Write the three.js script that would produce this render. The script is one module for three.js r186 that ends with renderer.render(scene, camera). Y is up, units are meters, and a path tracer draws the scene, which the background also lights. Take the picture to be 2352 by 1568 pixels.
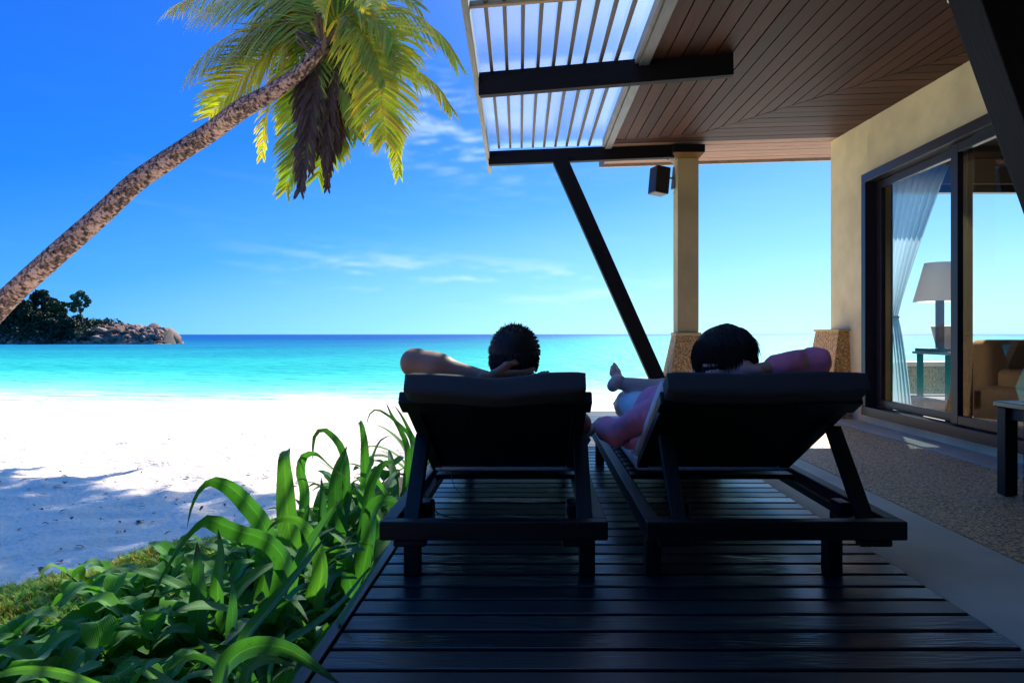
import * as THREE from 'three';
import { RoundedBoxGeometry } from 'three/addons/geometries/RoundedBoxGeometry.js';
import { mergeGeometries, mergeVertices } from 'three/addons/utils/BufferGeometryUtils.js';

// ---------------------------------------------------------------- camera, sky, sun, exposure
const scene = new THREE.Scene();
const camera = new THREE.PerspectiveCamera(2 * Math.atan(784 / 1500) * 180 / Math.PI, 1024 / 682, 0.05, 60000);
camera.position.set(0, 0.76, 0);
camera.lookAt(0, 0.76, -10);
camera.setViewOffset(2352, 1568, -59, 16, 2352, 1568);          // lens shifted a little to the side
const renderer = new THREE.WebGLRenderer({ antialias: true });
renderer.setSize(1024, 682);
renderer.toneMapping = THREE.LinearToneMapping;
renderer.toneMappingExposure = 1.75;
renderer.shadowMap.enabled = true;

const R = Math.PI / 180;
const SUN = new THREE.Vector3(0.36, 0.80, -0.80).normalize();
const sun = new THREE.DirectionalLight(new THREE.Color().setRGB(1, 0.94, 0.83), 5.0);
sun.position.copy(SUN).multiplyScalar(60);
sun.castShadow = true;
sun.shadow.mapSize.set(4096, 4096);
Object.assign(sun.shadow.camera, { left: -25, right: 25, top: 25, bottom: -25, near: 1, far: 140 });
scene.add(sun, sun.target);

// ---------------------------------------------------------------- small helpers
function rngOf(seed) { let a = seed >>> 0; return () => { a = (a + 0x6D2B79F5) | 0; let t = Math.imul(a ^ (a >>> 15), 1 | a); t = (t + Math.imul(t ^ (t >>> 7), 61 | t)) ^ t; return ((t ^ (t >>> 14)) >>> 0) / 4294967296; }; }
const hash2 = (x, y) => { let h = Math.imul(x, 374761393) ^ Math.imul(y, 668265263); h = Math.imul(h ^ (h >>> 13), 1274126177); return ((h ^ (h >>> 16)) >>> 0) / 4294967296; };
const sm = (t) => t * t * (3 - 2 * t);
const clamp = (v, a = 0, b = 1) => Math.min(b, Math.max(a, v));
const lerp = (a, b, t) => a + (b - a) * t;
const step = (a, b, v) => sm(clamp((v - a) / (b - a)));
function noise(x, y, per = 0) {
  let xi = Math.floor(x), yi = Math.floor(y); const fx = sm(x - xi), fy = sm(y - yi);
  const w = (v) => per ? ((v % per) + per) % per : v;
  const a = hash2(w(xi), w(yi)), b = hash2(w(xi + 1), w(yi)), c = hash2(w(xi), w(yi + 1)), d = hash2(w(xi + 1), w(yi + 1));
  return lerp(lerp(a, b, fx), lerp(c, d, fx), fy);
}
function fbm(x, y, o = 4, per = 0) { let s = 0, a = 0.5, n = 0; for (let i = 0; i < o; i++) { s += a * noise(x, y, per); n += a; a *= 0.5; x *= 2; y *= 2; per *= 2; } return s / n; }
const V = (x, y, z) => new THREE.Vector3(x, y, z);
const at = (px, py, D) => V((px - 1235) * D / 1500, 0.76 - (py - 768) * D / 1500, -D);   // a place in the world from a sight line and a distance

const used = {};
function numbered(n) { const k = used[n] = (used[n] ?? -1) + 1; return k ? n + '_' + String(k).padStart(3, '0') : n; }
function meta(o, label, category, group, kind) { if (label) o.userData.label = label; if (category) o.userData.category = category; if (group) o.userData.group = group; if (kind) o.userData.kind = kind; return o; }
function thing(name, label, category, pos = [0, 0, 0], turn = 0, group) {
  const g = new THREE.Group(); g.name = numbered(name); g.position.set(...pos); g.rotation.y = turn; scene.add(g);
  return meta(g, label, category, group);
}
function part(name, geo, mat, parent, label) {
  const m = new THREE.Mesh(geo, mat); m.name = parent ? partName(parent, name) : numbered(name); m.castShadow = m.receiveShadow = true;
  (parent || scene).add(m); if (label) m.userData.label = label; return m;
}
function partName(p, n) { const u = p.userData.__n ??= {}; const k = u[n] = (u[n] ?? -1) + 1; return k ? n + '_' + String(k).padStart(3, '0') : n; }
const struct = (name, geo, mat) => meta(part(name, geo, mat), null, null, null, 'structure');
const join = (list) => list.length === 1 ? list[0] : mergeGeometries(list.map((g) => { const h = g.index ? g.toNonIndexed() : g; for (const k of Object.keys(h.attributes)) if (!['position', 'normal', 'uv'].includes(k)) h.deleteAttribute(k); return h; }));

// a box with metric uv, the grain (u) along its longest side
let uvSeed = rngOf(5);
function metricUV(g, along) {
  if (g.index) g = g.toNonIndexed();
  g.computeBoundingBox(); const s = g.boundingBox.getSize(V(0, 0, 0)).toArray();
  const L = along ?? s.indexOf(Math.max(...s)); const p = g.attributes.position, n = g.attributes.normal, uv = new Float32Array(p.count * 2);
  const ou = uvSeed() * 7, ov = uvSeed() * 7;
  for (let i = 0; i < p.count; i++) {
    const q = [p.getX(i), p.getY(i), p.getZ(i)], m = [Math.abs(n.getX(i)), Math.abs(n.getY(i)), Math.abs(n.getZ(i))];
    const ax = m.indexOf(Math.max(...m)); const rest = [0, 1, 2].filter((k) => k !== ax);
    let u = rest[0], v = rest[1]; if (rest[1] === L) { u = rest[1]; v = rest[0]; }
    uv[2 * i] = q[u] + ou; uv[2 * i + 1] = q[v] + ov;
  }
  g.setAttribute('uv', new THREE.BufferAttribute(uv, 2)); return g;
}
function box(w, h, d, x = 0, y = 0, z = 0, r = 0, along) {
  const g = r ? new RoundedBoxGeometry(w, h, d, 1, r) : new THREE.BoxGeometry(w, h, d);
  return metricUV(g, along).translate(x, y, z);
}
// a straight timber of section w x h between two points
function bar(a, b, w, h, r = 0.003, up = V(0, 1, 0)) {
  const d = b.clone().sub(a), L = d.length(); d.normalize();
  const s = d.clone().cross(up).normalize(), u = s.clone().cross(d).normalize();
  const g = box(w, h, L, 0, 0, 0, r, 2); const m = new THREE.Matrix4().makeBasis(s, u, d.clone().negate());
  return g.applyMatrix4(m).translate((a.x + b.x) / 2, (a.y + b.y) / 2, (a.z + b.z) / 2);
}
// a flat slab over a polygon in plan [x, D], its underside following f(x, D)
function slab(poly, f, t, along = 'z') {
  const pos = [], uv = [], ou = uvSeed() * 7, ov = uvSeed() * 7; const n = poly.length;
  const U = ([x, D]) => along === 'z' ? [D + ou, x + ov] : [x + ou, D + ov];
  const A = 0; let area = A; for (let i = 0; i < n; i++) { const [x0, d0] = poly[i], [x1, d1] = poly[(i + 1) % n]; area += x0 * d1 - x1 * d0; }
  if (area < 0) poly = poly.slice().reverse();
  const lo = poly.map(([x, D]) => [x, f(x, D), -D]), hi = poly.map(([x, D]) => [x, f(x, D) + t, -D]);
  const tri = (a, b, c, ua, ub, uc) => { pos.push(...a, ...b, ...c); uv.push(...ua, ...ub, ...uc); };
  for (let i = 1; i < n - 1; i++) { tri(lo[0], lo[i + 1], lo[i], U(poly[0]), U(poly[i + 1]), U(poly[i])); tri(hi[0], hi[i], hi[i + 1], U(poly[0]), U(poly[i]), U(poly[i + 1])); }
  for (let i = 0; i < n; i++) { const j = (i + 1) % n; const a = U(poly[i]), b = U(poly[j]); tri(lo[i], lo[j], hi[j], a, b, [b[0], b[1] + t]); tri(lo[i], hi[j], hi[i], a, [b[0], b[1] + t], [a[0], a[1] + t]); }
  const g = new THREE.BufferGeometry(); g.setAttribute('position', new THREE.Float32BufferAttribute(pos, 3)); g.setAttribute('uv', new THREE.Float32BufferAttribute(uv, 2)); g.computeVertexNormals(); return g;
}

// ---------------------------------------------------------------- sky
const RAMP = [[0, .0025, .083, .53], [.25, .009, .150, .60], [.5, .052, .275, .68], [.75, .19, .49, .78], [1, .40, .73, .80]];
function ramp(t) { t = clamp(t); for (let i = 1; i < RAMP.length; i++) if (t <= RAMP[i][0]) { const a = RAMP[i - 1], b = RAMP[i], k = (t - a[0]) / (b[0] - a[0]); return [1, 2, 3].map((j) => lerp(a[j], b[j], k)); } return RAMP[4].slice(1); }
{
  const W = 2048, H = 1024, data = new Float32Array(W * H * 4);
  for (let j = 0; j < H; j++) {
    const el = ((j + 0.5) / H - 0.5) * 180;
    for (let i = 0; i < W; i++) {
      const a = ((i + 0.5) / W - 0.5) * 2 * Math.PI, ce = Math.cos(el * R), x = ce * Math.cos(a), z = ce * Math.sin(a), y = Math.sin(el * R);
      const az = Math.atan2(x, -z) / R;                                   // 0 straight ahead, + to the right
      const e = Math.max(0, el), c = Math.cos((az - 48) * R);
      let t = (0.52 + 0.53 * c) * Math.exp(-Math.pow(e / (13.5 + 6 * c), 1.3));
      t = Math.max(t, 0.32 * step(26, 55, e));  // upper sky out of view paled to make the shade less blue
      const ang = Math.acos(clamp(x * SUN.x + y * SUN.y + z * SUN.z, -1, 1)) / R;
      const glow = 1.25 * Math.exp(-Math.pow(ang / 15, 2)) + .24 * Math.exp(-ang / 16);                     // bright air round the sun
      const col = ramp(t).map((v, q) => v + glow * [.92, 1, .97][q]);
      // wisps of cirrus low over the sea and right of the palm
      if (el < 0 || el > 34 || Math.abs(az) > 60) { const k = (j * W + i) * 4; for (let q = 0; q < 3; q++) data[k + q] = col[q]; data[k + 3] = 1; continue; }
      const s = fbm(az * 0.16 + 3, el * 1.6 + az * 0.12, 5), s2 = fbm(az * 0.5 + 40, el * 3.1 - az * 0.3, 4);
      const band = Math.exp(-Math.pow((el - 4.6 + az * 0.05) / 1.5, 2)) * step(-28, -12, az) * (1 - step(4, 14, az));
      const puff = Math.exp(-Math.pow((az + 8) / 7.5, 2) - Math.pow((el - 17.5 + 0.25 * (az + 8)) / 3.2, 2));
      let cl = band * 0.75 * step(0.46, 0.75, s * 0.7 + s2 * 0.3) + puff * 0.8 * step(0.42, 0.78, s2 * 0.65 + s * 0.35);
      cl += 0.04 * step(0.55, 0.85, s) * Math.exp(-Math.pow((el - 8) / 7, 2));
      const k = (j * W + i) * 4;
      for (let q = 0; q < 3; q++) data[k + q] = lerp(col[q], [.62, .74, .80][q], clamp(cl) * 0.55);
      data[k + 3] = 1;
    }
  }
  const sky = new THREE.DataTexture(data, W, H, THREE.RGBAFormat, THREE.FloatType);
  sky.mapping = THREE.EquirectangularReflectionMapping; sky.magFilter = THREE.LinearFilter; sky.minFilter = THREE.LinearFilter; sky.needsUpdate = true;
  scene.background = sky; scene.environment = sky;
}

// ---------------------------------------------------------------- procedural textures
const enc = (v) => Math.round(255 * (v <= 0.0031308 ? v * 12.92 : 1.055 * Math.pow(clamp(v), 1 / 2.4) - 0.055));
function tex(n, metres, fn, color = true, m = n) {
  const d = new Uint8Array(n * m * 4);
  for (let j = 0; j < m; j++) for (let i = 0; i < n; i++) { const c = fn(i / n, j / m); const k = (j * n + i) * 4; const r = Array.isArray(c) ? c : [c, c, c]; for (let q = 0; q < 3; q++) d[k + q] = color ? enc(r[q]) : Math.round(clamp(r[q]) * 255); d[k + 3] = 255; }
  const t = new THREE.DataTexture(d, n, m); t.wrapS = t.wrapT = THREE.RepeatWrapping; t.magFilter = THREE.LinearFilter; t.minFilter = THREE.LinearMipmapLinearFilter; t.generateMipmaps = true;
  if (color) t.colorSpace = THREE.SRGBColorSpace; const [a, b] = Array.isArray(metres) ? metres : [metres, metres]; t.repeat.set(1 / a, 1 / b); t.needsUpdate = true; return t;
}
const grainF = (u, v) => { const w = fbm(u * 4, v * 4, 3, 4) * 0.22; const a = fbm(u * 6, (v + w) * 48, 4, 0) , b = noise(u * 24, v * 220 , 0); return 0.62 * a + 0.38 * b; };
const seam = (f) => (u, v) => { const w = step(0, 0.08, Math.min(u, 1 - u)), x = step(0, 0.08, Math.min(v, 1 - v)); return lerp(0.5, f(u, v), w * x); };
const grainMap = tex(512, [1.6, 0.8], (u, v) => 0.55 + 0.65 * seam(grainF)(u, v));
const grainBump = tex(512, [1.6, 0.8], seam(grainF), false);
const pebbleF = (() => {
  const N = 90, r = rngOf(77), pts = []; for (let j = 0; j < N; j++) for (let i = 0; i < N; i++) pts.push([(i + r()) / N, (j + r()) / N, r(), r()]);
  return (u, v) => { let best = 9, sec = 9, id = 0; const ci = Math.floor(u * N), cj = Math.floor(v * N);
    for (let dj = -1; dj <= 1; dj++) for (let di = -1; di <= 1; di++) { const k = ((cj + dj + N) % N) * N + (ci + di + N) % N, p = pts[k]; let dx = Math.abs(p[0] - u), dy = Math.abs(p[1] - v); dx = Math.min(dx, 1 - dx); dy = Math.min(dy, 1 - dy); const d = Math.hypot(dx, dy) * N; if (d < best) { sec = best; best = d; id = k; } else if (d < sec) sec = d; }
    return [best, sec, pts[id][2], pts[id][3]]; };
})();
const pebbleMap = tex(512, 0.75, (u, v) => { const [a, b, t, s] = pebbleF(u, v); const e = step(0.02, 0.25, b - a); const base = s < 0.25 ? [.95, .80, .55] : s < 0.5 ? [.75, .52, .30] : s < 0.72 ? [.42, .33, .26] : s < 0.9 ? [.62, .58, .52] : [.16, .13, .11]; return base.map((c) => c * (0.5 + 0.5 * e) * (0.8 + 0.5 * t)); });
const pebbleBump = tex(512, 0.75, (u, v) => { const [a] = pebbleF(u, v); return clamp(1 - a * a); }, false);
const blotchMap = tex(256, 1.9, (u, v) => 0.68 + 0.5 * (fbm(u * 6, v * 6, 5, 6) - 0.2));
const blotchBump = tex(256, 0.9, (u, v) => fbm(u * 24, v * 24, 4, 24), false);
const sandBump = tex(512, 1.3, (u, v) => 0.65 * fbm(u * 9, v * 9, 4, 9) + 0.35 * fbm(u * 60, v * 60, 2, 60), false);
const rippleBump = tex(512, [22, 14], (u, v) => fbm(u * 14, v * 26, 5, 0) * step(0, .06, Math.min(u, 1 - u, v, 1 - v)) + 0.5 * (1 - step(0, .06, Math.min(u, 1 - u, v, 1 - v))), false);
const barkMap = tex(512, [1, 1], (u, v) => { const ring = 0.5 + 0.5 * Math.sin((v * 16 + 0.35 * fbm(u * 5, v * 20, 3, 5)) * 2 * Math.PI); const sp = fbm(u * 26, v * 40, 4, 0), pl = fbm(u * 5 + 9, v * 7, 3, 0); const k = 0.46 + 0.20 * step(0.2, 0.9, ring) + 2.3 * (sp - 0.47) + 0.7 * (pl - 0.5); const d = step(.52, .66, fbm(u * 17 + 3, v * 27 + 7, 3, 0)) * .75; return [1.0, .90, .82].map((c) => clamp(c * k * (1 - d), .03, 1)); });
const barkBump = tex(512, [1, 1], (u, v) => { const ring = 0.5 + 0.5 * Math.sin((v * 16 + 0.35 * fbm(u * 5, v * 20, 3, 5)) * 2 * Math.PI); return 0.34 * Math.pow(ring, 3) + 0.66 * fbm(u * 44, v * 64, 3, 0); }, false);
const leafMap = tex(128, [1, 1], (u, v) => { if (v > .955 - .05 * fbm(u * 8, 3, 2) || fbm(u * 9 + 5, v * 26, 3) > .83) return [.55, .34, .35]; const x = Math.abs(u - 0.5) * 2; const rib = Math.exp(-Math.pow(x / 0.07, 2)), vein = 0.5 + 0.5 * Math.sin(u * 2 * Math.PI * 17); const b = fbm(u * 6, v * 9, 3, 0); return [0.80 + 0.18 * vein + 0.9 * rib + .2 * b, 0.80 + 0.10 * vein + 0.35 * rib + .2 * b, 0.8 + 0.15 * vein + 0.6 * rib].map((c) => clamp(c * 0.66)); }, true, 256);
const leafBump = tex(128, [1, 1], (u) => { const x = Math.abs(u - 0.5) * 2; return clamp(0.5 + 0.22 * Math.sin(u * 2 * Math.PI * 17) + 0.4 * Math.exp(-Math.pow(x / 0.06, 2))); }, false);
const weaveBump = tex(128, 0.05, (u, v) => 0.5 + 0.25 * Math.sin(u * 2 * Math.PI * 16) + 0.25 * Math.sin(v * 2 * Math.PI * 16), false);

const C = (r, g, b) => new THREE.Color().setRGB(r, g, b);
const std = (c, rough, o = {}) => new THREE.MeshPhysicalMaterial({ color: C(...c), roughness: rough, side: THREE.DoubleSide, ...o });
const wood = (c, rough, o = {}) => std(c, rough, { map: grainMap, bumpMap: grainBump, bumpScale: 0.0012, ...o });
const M = {
  black: wood([.008, .0075, .0075], .5, { specularIntensity: .7 }), deck: wood([.032, .030, .031], .36, { bumpScale: 0.0016 }), eave: wood([.42, .26, .19], .65, { specularIntensity: .5 }),  // last one: plank brown made lighter for light off the sea
  darkBeam: wood([.010, .009, .009], .6, { specularIntensity: .35 }), slat: wood([.18, .15, .105], .6), fascia: wood([.34, .34, .27], .55), battenTan: wood([.62, .45, .22], .65), greyEdge: wood([.20, .22, .22], .45),
  wall: std([.90, .80, .45], .85, { map: blotchMap, bumpMap: blotchBump, bumpScale: .002 }), column: std([.72, .59, .28], .8, { map: blotchMap, bumpMap: blotchBump, bumpScale: .002 }),
  pebble: std([1, .82, .52], .6, { map: pebbleMap, bumpMap: pebbleBump, bumpScale: .003 }), pebbleTan: std([1.0, .76, .38], .75, { map: pebbleMap, bumpMap: pebbleBump, bumpScale: .003 }), pebbleGrey: std([.62, .58, .50], .8, { map: pebbleMap, bumpMap: pebbleBump, bumpScale: .003 }),
  concrete: std([.74, .71, .52], .7, { map: blotchMap, bumpMap: blotchBump, bumpScale: .0015 }), frame: std([.028, .028, .034], .35, { metalness: .2 }),
  glass: new THREE.MeshPhysicalMaterial({ color: 0xffffff, transmission: 1, roughness: 0, thickness: 0, ior: 1.5, side: THREE.DoubleSide }),
  roofGlass: new THREE.MeshPhysicalMaterial({ color: C(.86, .98, 1), transmission: 0.96, roughness: 0.27, thickness: 0, ior: 1.45, side: THREE.DoubleSide }),
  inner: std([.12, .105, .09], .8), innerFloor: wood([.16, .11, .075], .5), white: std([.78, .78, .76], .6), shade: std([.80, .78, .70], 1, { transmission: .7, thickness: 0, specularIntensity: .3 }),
  curtain: std([.44, .60, .66], .82, { transmission: .8, thickness: 0, specularIntensity: .2 }), sofa: std([.52, .29, .075], .9, { bumpMap: weaveBump, bumpScale: .001 }), blueGrey: std([.22, .27, .33], .9, { bumpMap: weaveBump, bumpScale: .001 }), rust: std([.25, .10, .05], .9),
  clothDark: std([.030, .033, .034], .75, { bumpMap: weaveBump, bumpScale: .0008 }), clothLight: std([.66, .69, .66], .85, { bumpMap: weaveBump, bumpScale: .0008 }),
  plastic: std([.015, .015, .018], .4), soil: std([.05, .035, .022], .95, { bumpMap: sandBump, bumpScale: .03 }),
};

// ---------------------------------------------------------------- the ground: sand, lawn, planting bed, sea
function ground(x, D) {
  let y = -0.35; const s = D - 6; if (s > 0) y -= 0.072 * s * step(0, 3, s);
  const near = 1 - step(10, 22, D);
  y += near * (0.085 * (fbm(x * 0.9 + 7, D * 0.9, 3) - 0.5) + 0.10 * (fbm(x * 3.1, D * 3.1 + 5, 3) - 0.5) + 0.035 * (fbm(x * 8.3, D * 8.3 + 5, 2) - 0.5));
  return Math.max(y, -6);
}
function sheet(xs, Ds, f, keep, uvScale = 1) {
  const pos = [], uv = [], idx = [], id = new Map();
  const vtx = (i, j) => { const k = i * 100000 + j; if (!id.has(k)) { id.set(k, pos.length / 3); pos.push(xs[i], f(xs[i], Ds[j]), -Ds[j]); uv.push(xs[i] * uvScale, Ds[j] * uvScale); } return id.get(k); };
  for (let i = 0; i < xs.length - 1; i++) for (let j = 0; j < Ds.length - 1; j++) { if (keep && !keep((xs[i] + xs[i + 1]) / 2, (Ds[j] + Ds[j + 1]) / 2)) continue; const a = vtx(i, j), b = vtx(i + 1, j), c = vtx(i + 1, j + 1), d = vtx(i, j + 1); idx.push(a, b, c, a, c, d); }
  const g = new THREE.BufferGeometry(); g.setAttribute('position', new THREE.Float32BufferAttribute(pos, 3)); g.setAttribute('uv', new THREE.Float32BufferAttribute(uv, 2)); g.setIndex(idx); g.computeVertexNormals(); return g;
}
const span = (a, b, n, p = 1) => Array.from({ length: n + 1 }, (_, i) => a + (b - a) * Math.pow(i / n, p));
const axis = (...runs) => [...new Set(runs.flat().map((v) => +v.toFixed(5)))].sort((a, b) => a - b);
{
  const xs = axis(span(-400, -40, 12), span(-40, -9, 40), span(-9, 1, 220), span(1, 12, 40), span(12, 300, 14));
  const Ds = axis(span(-80, -4, 12), span(-4, 1, 20), span(1, 8, 170), span(8, 24, 90), span(24, 90, 20));
  struct('sand', sheet(xs, Ds, ground), std([.80, .67, .53], .95, { bumpMap: sandBump, bumpScale: .024 }));
}
const bedEdge = (D) => -1.30 - 0.16 * Math.sin(D * 1.3) - 0.1 * (D < 2.2 ? 2.2 - D : 0) * 3;                       // left rim of the planting bed
const lawnEdge = (x) => 3.62 - 0.72 * clamp((-x - 1.7) / 0.62, -1, 1.4) + 0.16 * (fbm(x * 5, 2, 3) - 0.5);          // where the lawn gives way to sand
const lawnKeep = (x, D) => D < lawnEdge(x) && x < -0.9;
struct('lawn', sheet(axis(span(-9, -4, 60), span(-4, -.6, 110)), span(-1, 4.2, 150), (x, D) => ground(x, D) + .006 + .02 * step(0, .4, lawnEdge(x) - D), lawnKeep), std([.10, .095, .022], .95, { map: blotchMap, bumpMap: sandBump, bumpScale: .03 }));
struct('planting_bed', sheet(span(-2.2, -.56, 40), span(.2, 5.6, 90), (x, D) => ground(x, D) + .03 * (1 - step(4.6, 5.5, D)) - .03 * step(4.8, 5.6, D), (x, D) => x > bedEdge(D) + .25 * Math.max(0, D - 4.2)), M.soil);
{ // the sea: one sheet to the horizon, its water getting deeper, and so bluer, away from the beach
  const Ds = [18, 19, 20]; let d = 20; while (d < 30) Ds.push(d += 0.25); while (d < 70) Ds.push(d += 1); while (d < 400) Ds.push(d *= 1.06); while (d < 50000) Ds.push(d *= 1.35);
  const cols = 140, pos = [], uv = [], col = [], idx = [];
  const ST = [[0, .85, .92, .86], [1.2, .68, .90, .80], [3, .46, .82, .70], [6, .24, .70, .58], [12, .085, .57, .465], [24, .028, .43, .36], [55, .016, .30, .325], [120, .009, .17, .29], [300, .004, .085, .27], [2000, .003, .065, .24], [60000, .003, .065, .24]];
  for (const D of Ds) for (let i = 0; i <= cols; i++) {
    const t = i / cols * 2 - 1, x = D * t * 2.2, az = Math.atan2(x, D) / R;
    pos.push(x, -1.5, -D); uv.push(x, D);
    const shore = 21.2 + 0.8 * Math.sin(x * 0.21 + 1) + 0.5 * Math.sin(x * 0.53) - 0.02 * x;
    const patch = (fbm(x * 0.03 + 11, D * 0.09, 3) - 0.5);
    const off = Math.max(0, D - shore) * (1 + 0.9 * patch); let q = lerp(off, 12 * (1 - Math.exp(-off / 13)) + off * .05, step(-20, 8, az)); let c = ST[1].slice(1);  // colour also lightened to the right, for the brighter exposure there
    for (let k = 1; k < ST.length; k++) if (q <= ST[k][0]) { const f = (q - ST[k - 1][0]) / (ST[k][0] - ST[k - 1][0]); c = [1, 2, 3].map((m) => lerp(ST[k - 1][m], ST[k][m], f)); break; }
    if (D < 32) { const w = step(.60, .74, fbm(x * .35, (D - shore) * 1.1 + .2 * x, 4)) * (1 - step(1.5, 6, D - shore)); c = c.map((v, m) => lerp(v, [.85, .92, .9][m], .8 * w)); }
    col.push(...c);
  }
  for (let j = 0; j < Ds.length - 1; j++) for (let i = 0; i < cols; i++) { const a = j * (cols + 1) + i, b = a + 1, c = a + cols + 1, e = c + 1; idx.push(a, b, e, a, e, c); }
  const g = new THREE.BufferGeometry(); g.setAttribute('position', new THREE.Float32BufferAttribute(pos, 3)); g.setAttribute('uv', new THREE.Float32BufferAttribute(uv, 2)); g.setAttribute('color', new THREE.Float32BufferAttribute(col, 3)); g.setIndex(idx); g.computeVertexNormals();
  struct('sea', g, std([1, 1, 1], .45, { vertexColors: true, bumpMap: rippleBump, bumpScale: .5, specularIntensity: .2, ior: 1.33 }));
}

// ---------------------------------------------------------------- headland far across the bay
const HD = 158;
function headH(x, D) {               // ground of the headland above the sea
  const u = (x + 88.8) / -45; if (u < -0.03) return -3;
  const ridge = 1.5 + 3.1 * clamp(u / .75) + 3 * clamp((u - .75) / .9);
  const hw = 3.5 + 14 * clamp(u * 1.6), w = 1 - Math.pow(Math.abs(D - 152.5 - hw) / hw, 2);
  return -3 + (ridge + 2.6) * Math.sqrt(clamp(w)) + (fbm(x * .25, D * .25, 4) - .5) * 1.8 * clamp(w * 2);
}
{
  struct('headland', sheet(span(-260, -82, 150), span(151, 193, 44), (x, D) => headH(x, D)), std([.20, .155, .13], .95, { map: blotchMap, bumpMap: blotchBump, bumpScale: .2 }));
  const r = rngOf(31);
  const rocks = [0, 1, 2, 3, 4].map((s) => { const g = mergeVertices(new THREE.IcosahedronGeometry(1, 4).deleteAttribute('uv').deleteAttribute('normal')); const p = g.attributes.position; for (let i = 0; i < p.count; i++) { const v = V().fromBufferAttribute(p, i); const k = 0.72 + 0.5 * fbm(v.x * 1.3 + s * 9, v.y * 1.3 + v.z * 1.1 + s * 4, 4); v.multiplyScalar(k); p.setXYZ(i, v.x, v.y * .8, v.z); } g.computeVertexNormals(); g.setAttribute('uv', new THREE.Float32BufferAttribute(Array.from({ length: p.count * 2 }, (_, i) => i % 2 ? p.getY(i >> 1) : p.getX(i >> 1) + p.getZ(i >> 1)), 2)); return g; });
  const tones = [[.36, .20, .135], [.24, .135, .09], [.46, .29, .20], [.12, .07, .05]].map((c) => std(c, .9, { map: blotchMap, bumpMap: blotchBump, bumpScale: .08 }));
  const tip = [['knobbly boulder with a rounded crown at the very tip of the rocky headland', at(383, 770, HD), 2.7], ['low dark boulder just left of the rounded rock at the tip of the headland', at(352, 773, HD), 2.3]];
  tip.forEach(([label, p, s], i) => { const m = meta(part('boulder', rocks[i], tones[i]), label, 'boulder'); m.position.copy(p); m.position.y -= .6; m.scale.set(s * 1.1, s * 1.15, s * .9); m.rotation.y = i * 2; });
  for (let i = 0; i < 34; i++) {     // the largest boulders of the slope
    const x = -91.5 - 19 * Math.pow(r(), .8), D = 153 + r() * 7, s = .8 + r() * 1.0;
    const m = meta(part('boulder', rocks[i % 5], tones[i % 4]), 'pinkish grey granite boulder heaped on the bare rocky slope of the headland', 'boulder', 'boulders heaped on the headland slope');
    m.position.set(x, headH(x, D) + s * .15, -D); m.scale.set(s * 1.6, s * .62, s); m.rotation.set(r() * .5, r() * 6, r() * .5);
  }
  const inst = new THREE.InstancedMesh(rocks[2], std([.38, .22, .15], .9, { map: blotchMap }), 1400); inst.name = 'boulders'; inst.userData = { kind: 'stuff', label: 'small rocks covering the headland slope and waterline' };
  const mm = new THREE.Matrix4(), q = new THREE.Quaternion();
  for (let i = 0; i < 1400; i++) { const low = i > 1050; const x = low ? -88.4 - 58 * r() : -89.3 - 26 * r(), D = low ? 152 + r() * 2 : 152.5 + r() * 13, s = low ? .35 + r() * .6 : .25 + r() * .75; q.setFromEuler(new THREE.Euler(r() * 3, r() * 6, r() * 3)); mm.compose(V(x, Math.max(headH(x, D), -1.7) + s * .1, -D), q, V(s * 1.5, s * .75, s)); inst.setMatrixAt(i, mm); const t = .3 + r() * 1.2; inst.setColorAt(i, C(t, t * .96, t * .93)); }
  scene.add(inst);
  const fm = std([.9, .92, .92], .9);
  const foam = []; for (let i = 0; i < 26; i++) { const x = i < 5 ? -87.6 - i * .5 + 1.5 : -89.5 - 28 * r(); const g = new THREE.CircleGeometry(1, 9).rotateX(-Math.PI / 2).scale(.7 + 1.3 * r(), 1, .5).translate(x, -1.44 + .002 * i, -151.3 - r() * .9); foam.push(g); }
  meta(part('foam', join(foam), fm), 'white surf breaking along the foot of the headland', null, null, 'stuff');
}
// a cloud of leaf-sized faces filling a crown made of lobes [x, y, z, rx, ry, rz]
function leafCloud(lobes, n, size, r, aspect = .55) {
  const pos = [], tot = lobes.map((l) => l[3] * l[4] * l[5]).reduce((a, b) => a + b, 0);
  for (const [x, y, z, rx, ry, rz] of lobes) {
    const m = Math.round(n * rx * ry * rz / tot);
    for (let i = 0; i < m; i++) {
      const d = V(r() * 2 - 1, r() * 2 - 1, r() * 2 - 1); if (d.length() > 1 || d.length() < .05) { i--; continue; }
      const k = Math.pow(d.length(), .45) / d.length(); d.multiplyScalar(k * (0.82 + .3 * r()));
      const c = V(x + d.x * rx, y + d.y * ry, z + d.z * rz), a = V(r() - .5, r() - .5, r() - .5).normalize(), b = V(r() - .5, r() - .5, r() - .5).cross(a).normalize(), s = size * (.6 + .8 * r());
      const p = [a.clone().multiplyScalar(-s), b.clone().multiplyScalar(s * aspect), a.clone().multiplyScalar(s), b.clone().multiplyScalar(-s * aspect)].map((v) => v.add(c).toArray());
      pos.push(...p[0], ...p[1], ...p[2], ...p[0], ...p[2], ...p[3]);
    }
  }
  const g = new THREE.BufferGeometry(); g.setAttribute('position', new THREE.Float32BufferAttribute(pos, 3)); g.setAttribute('uv', new THREE.Float32BufferAttribute(new Float32Array(pos.length / 3 * 2), 2)); g.computeVertexNormals(); return g;
}
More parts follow.
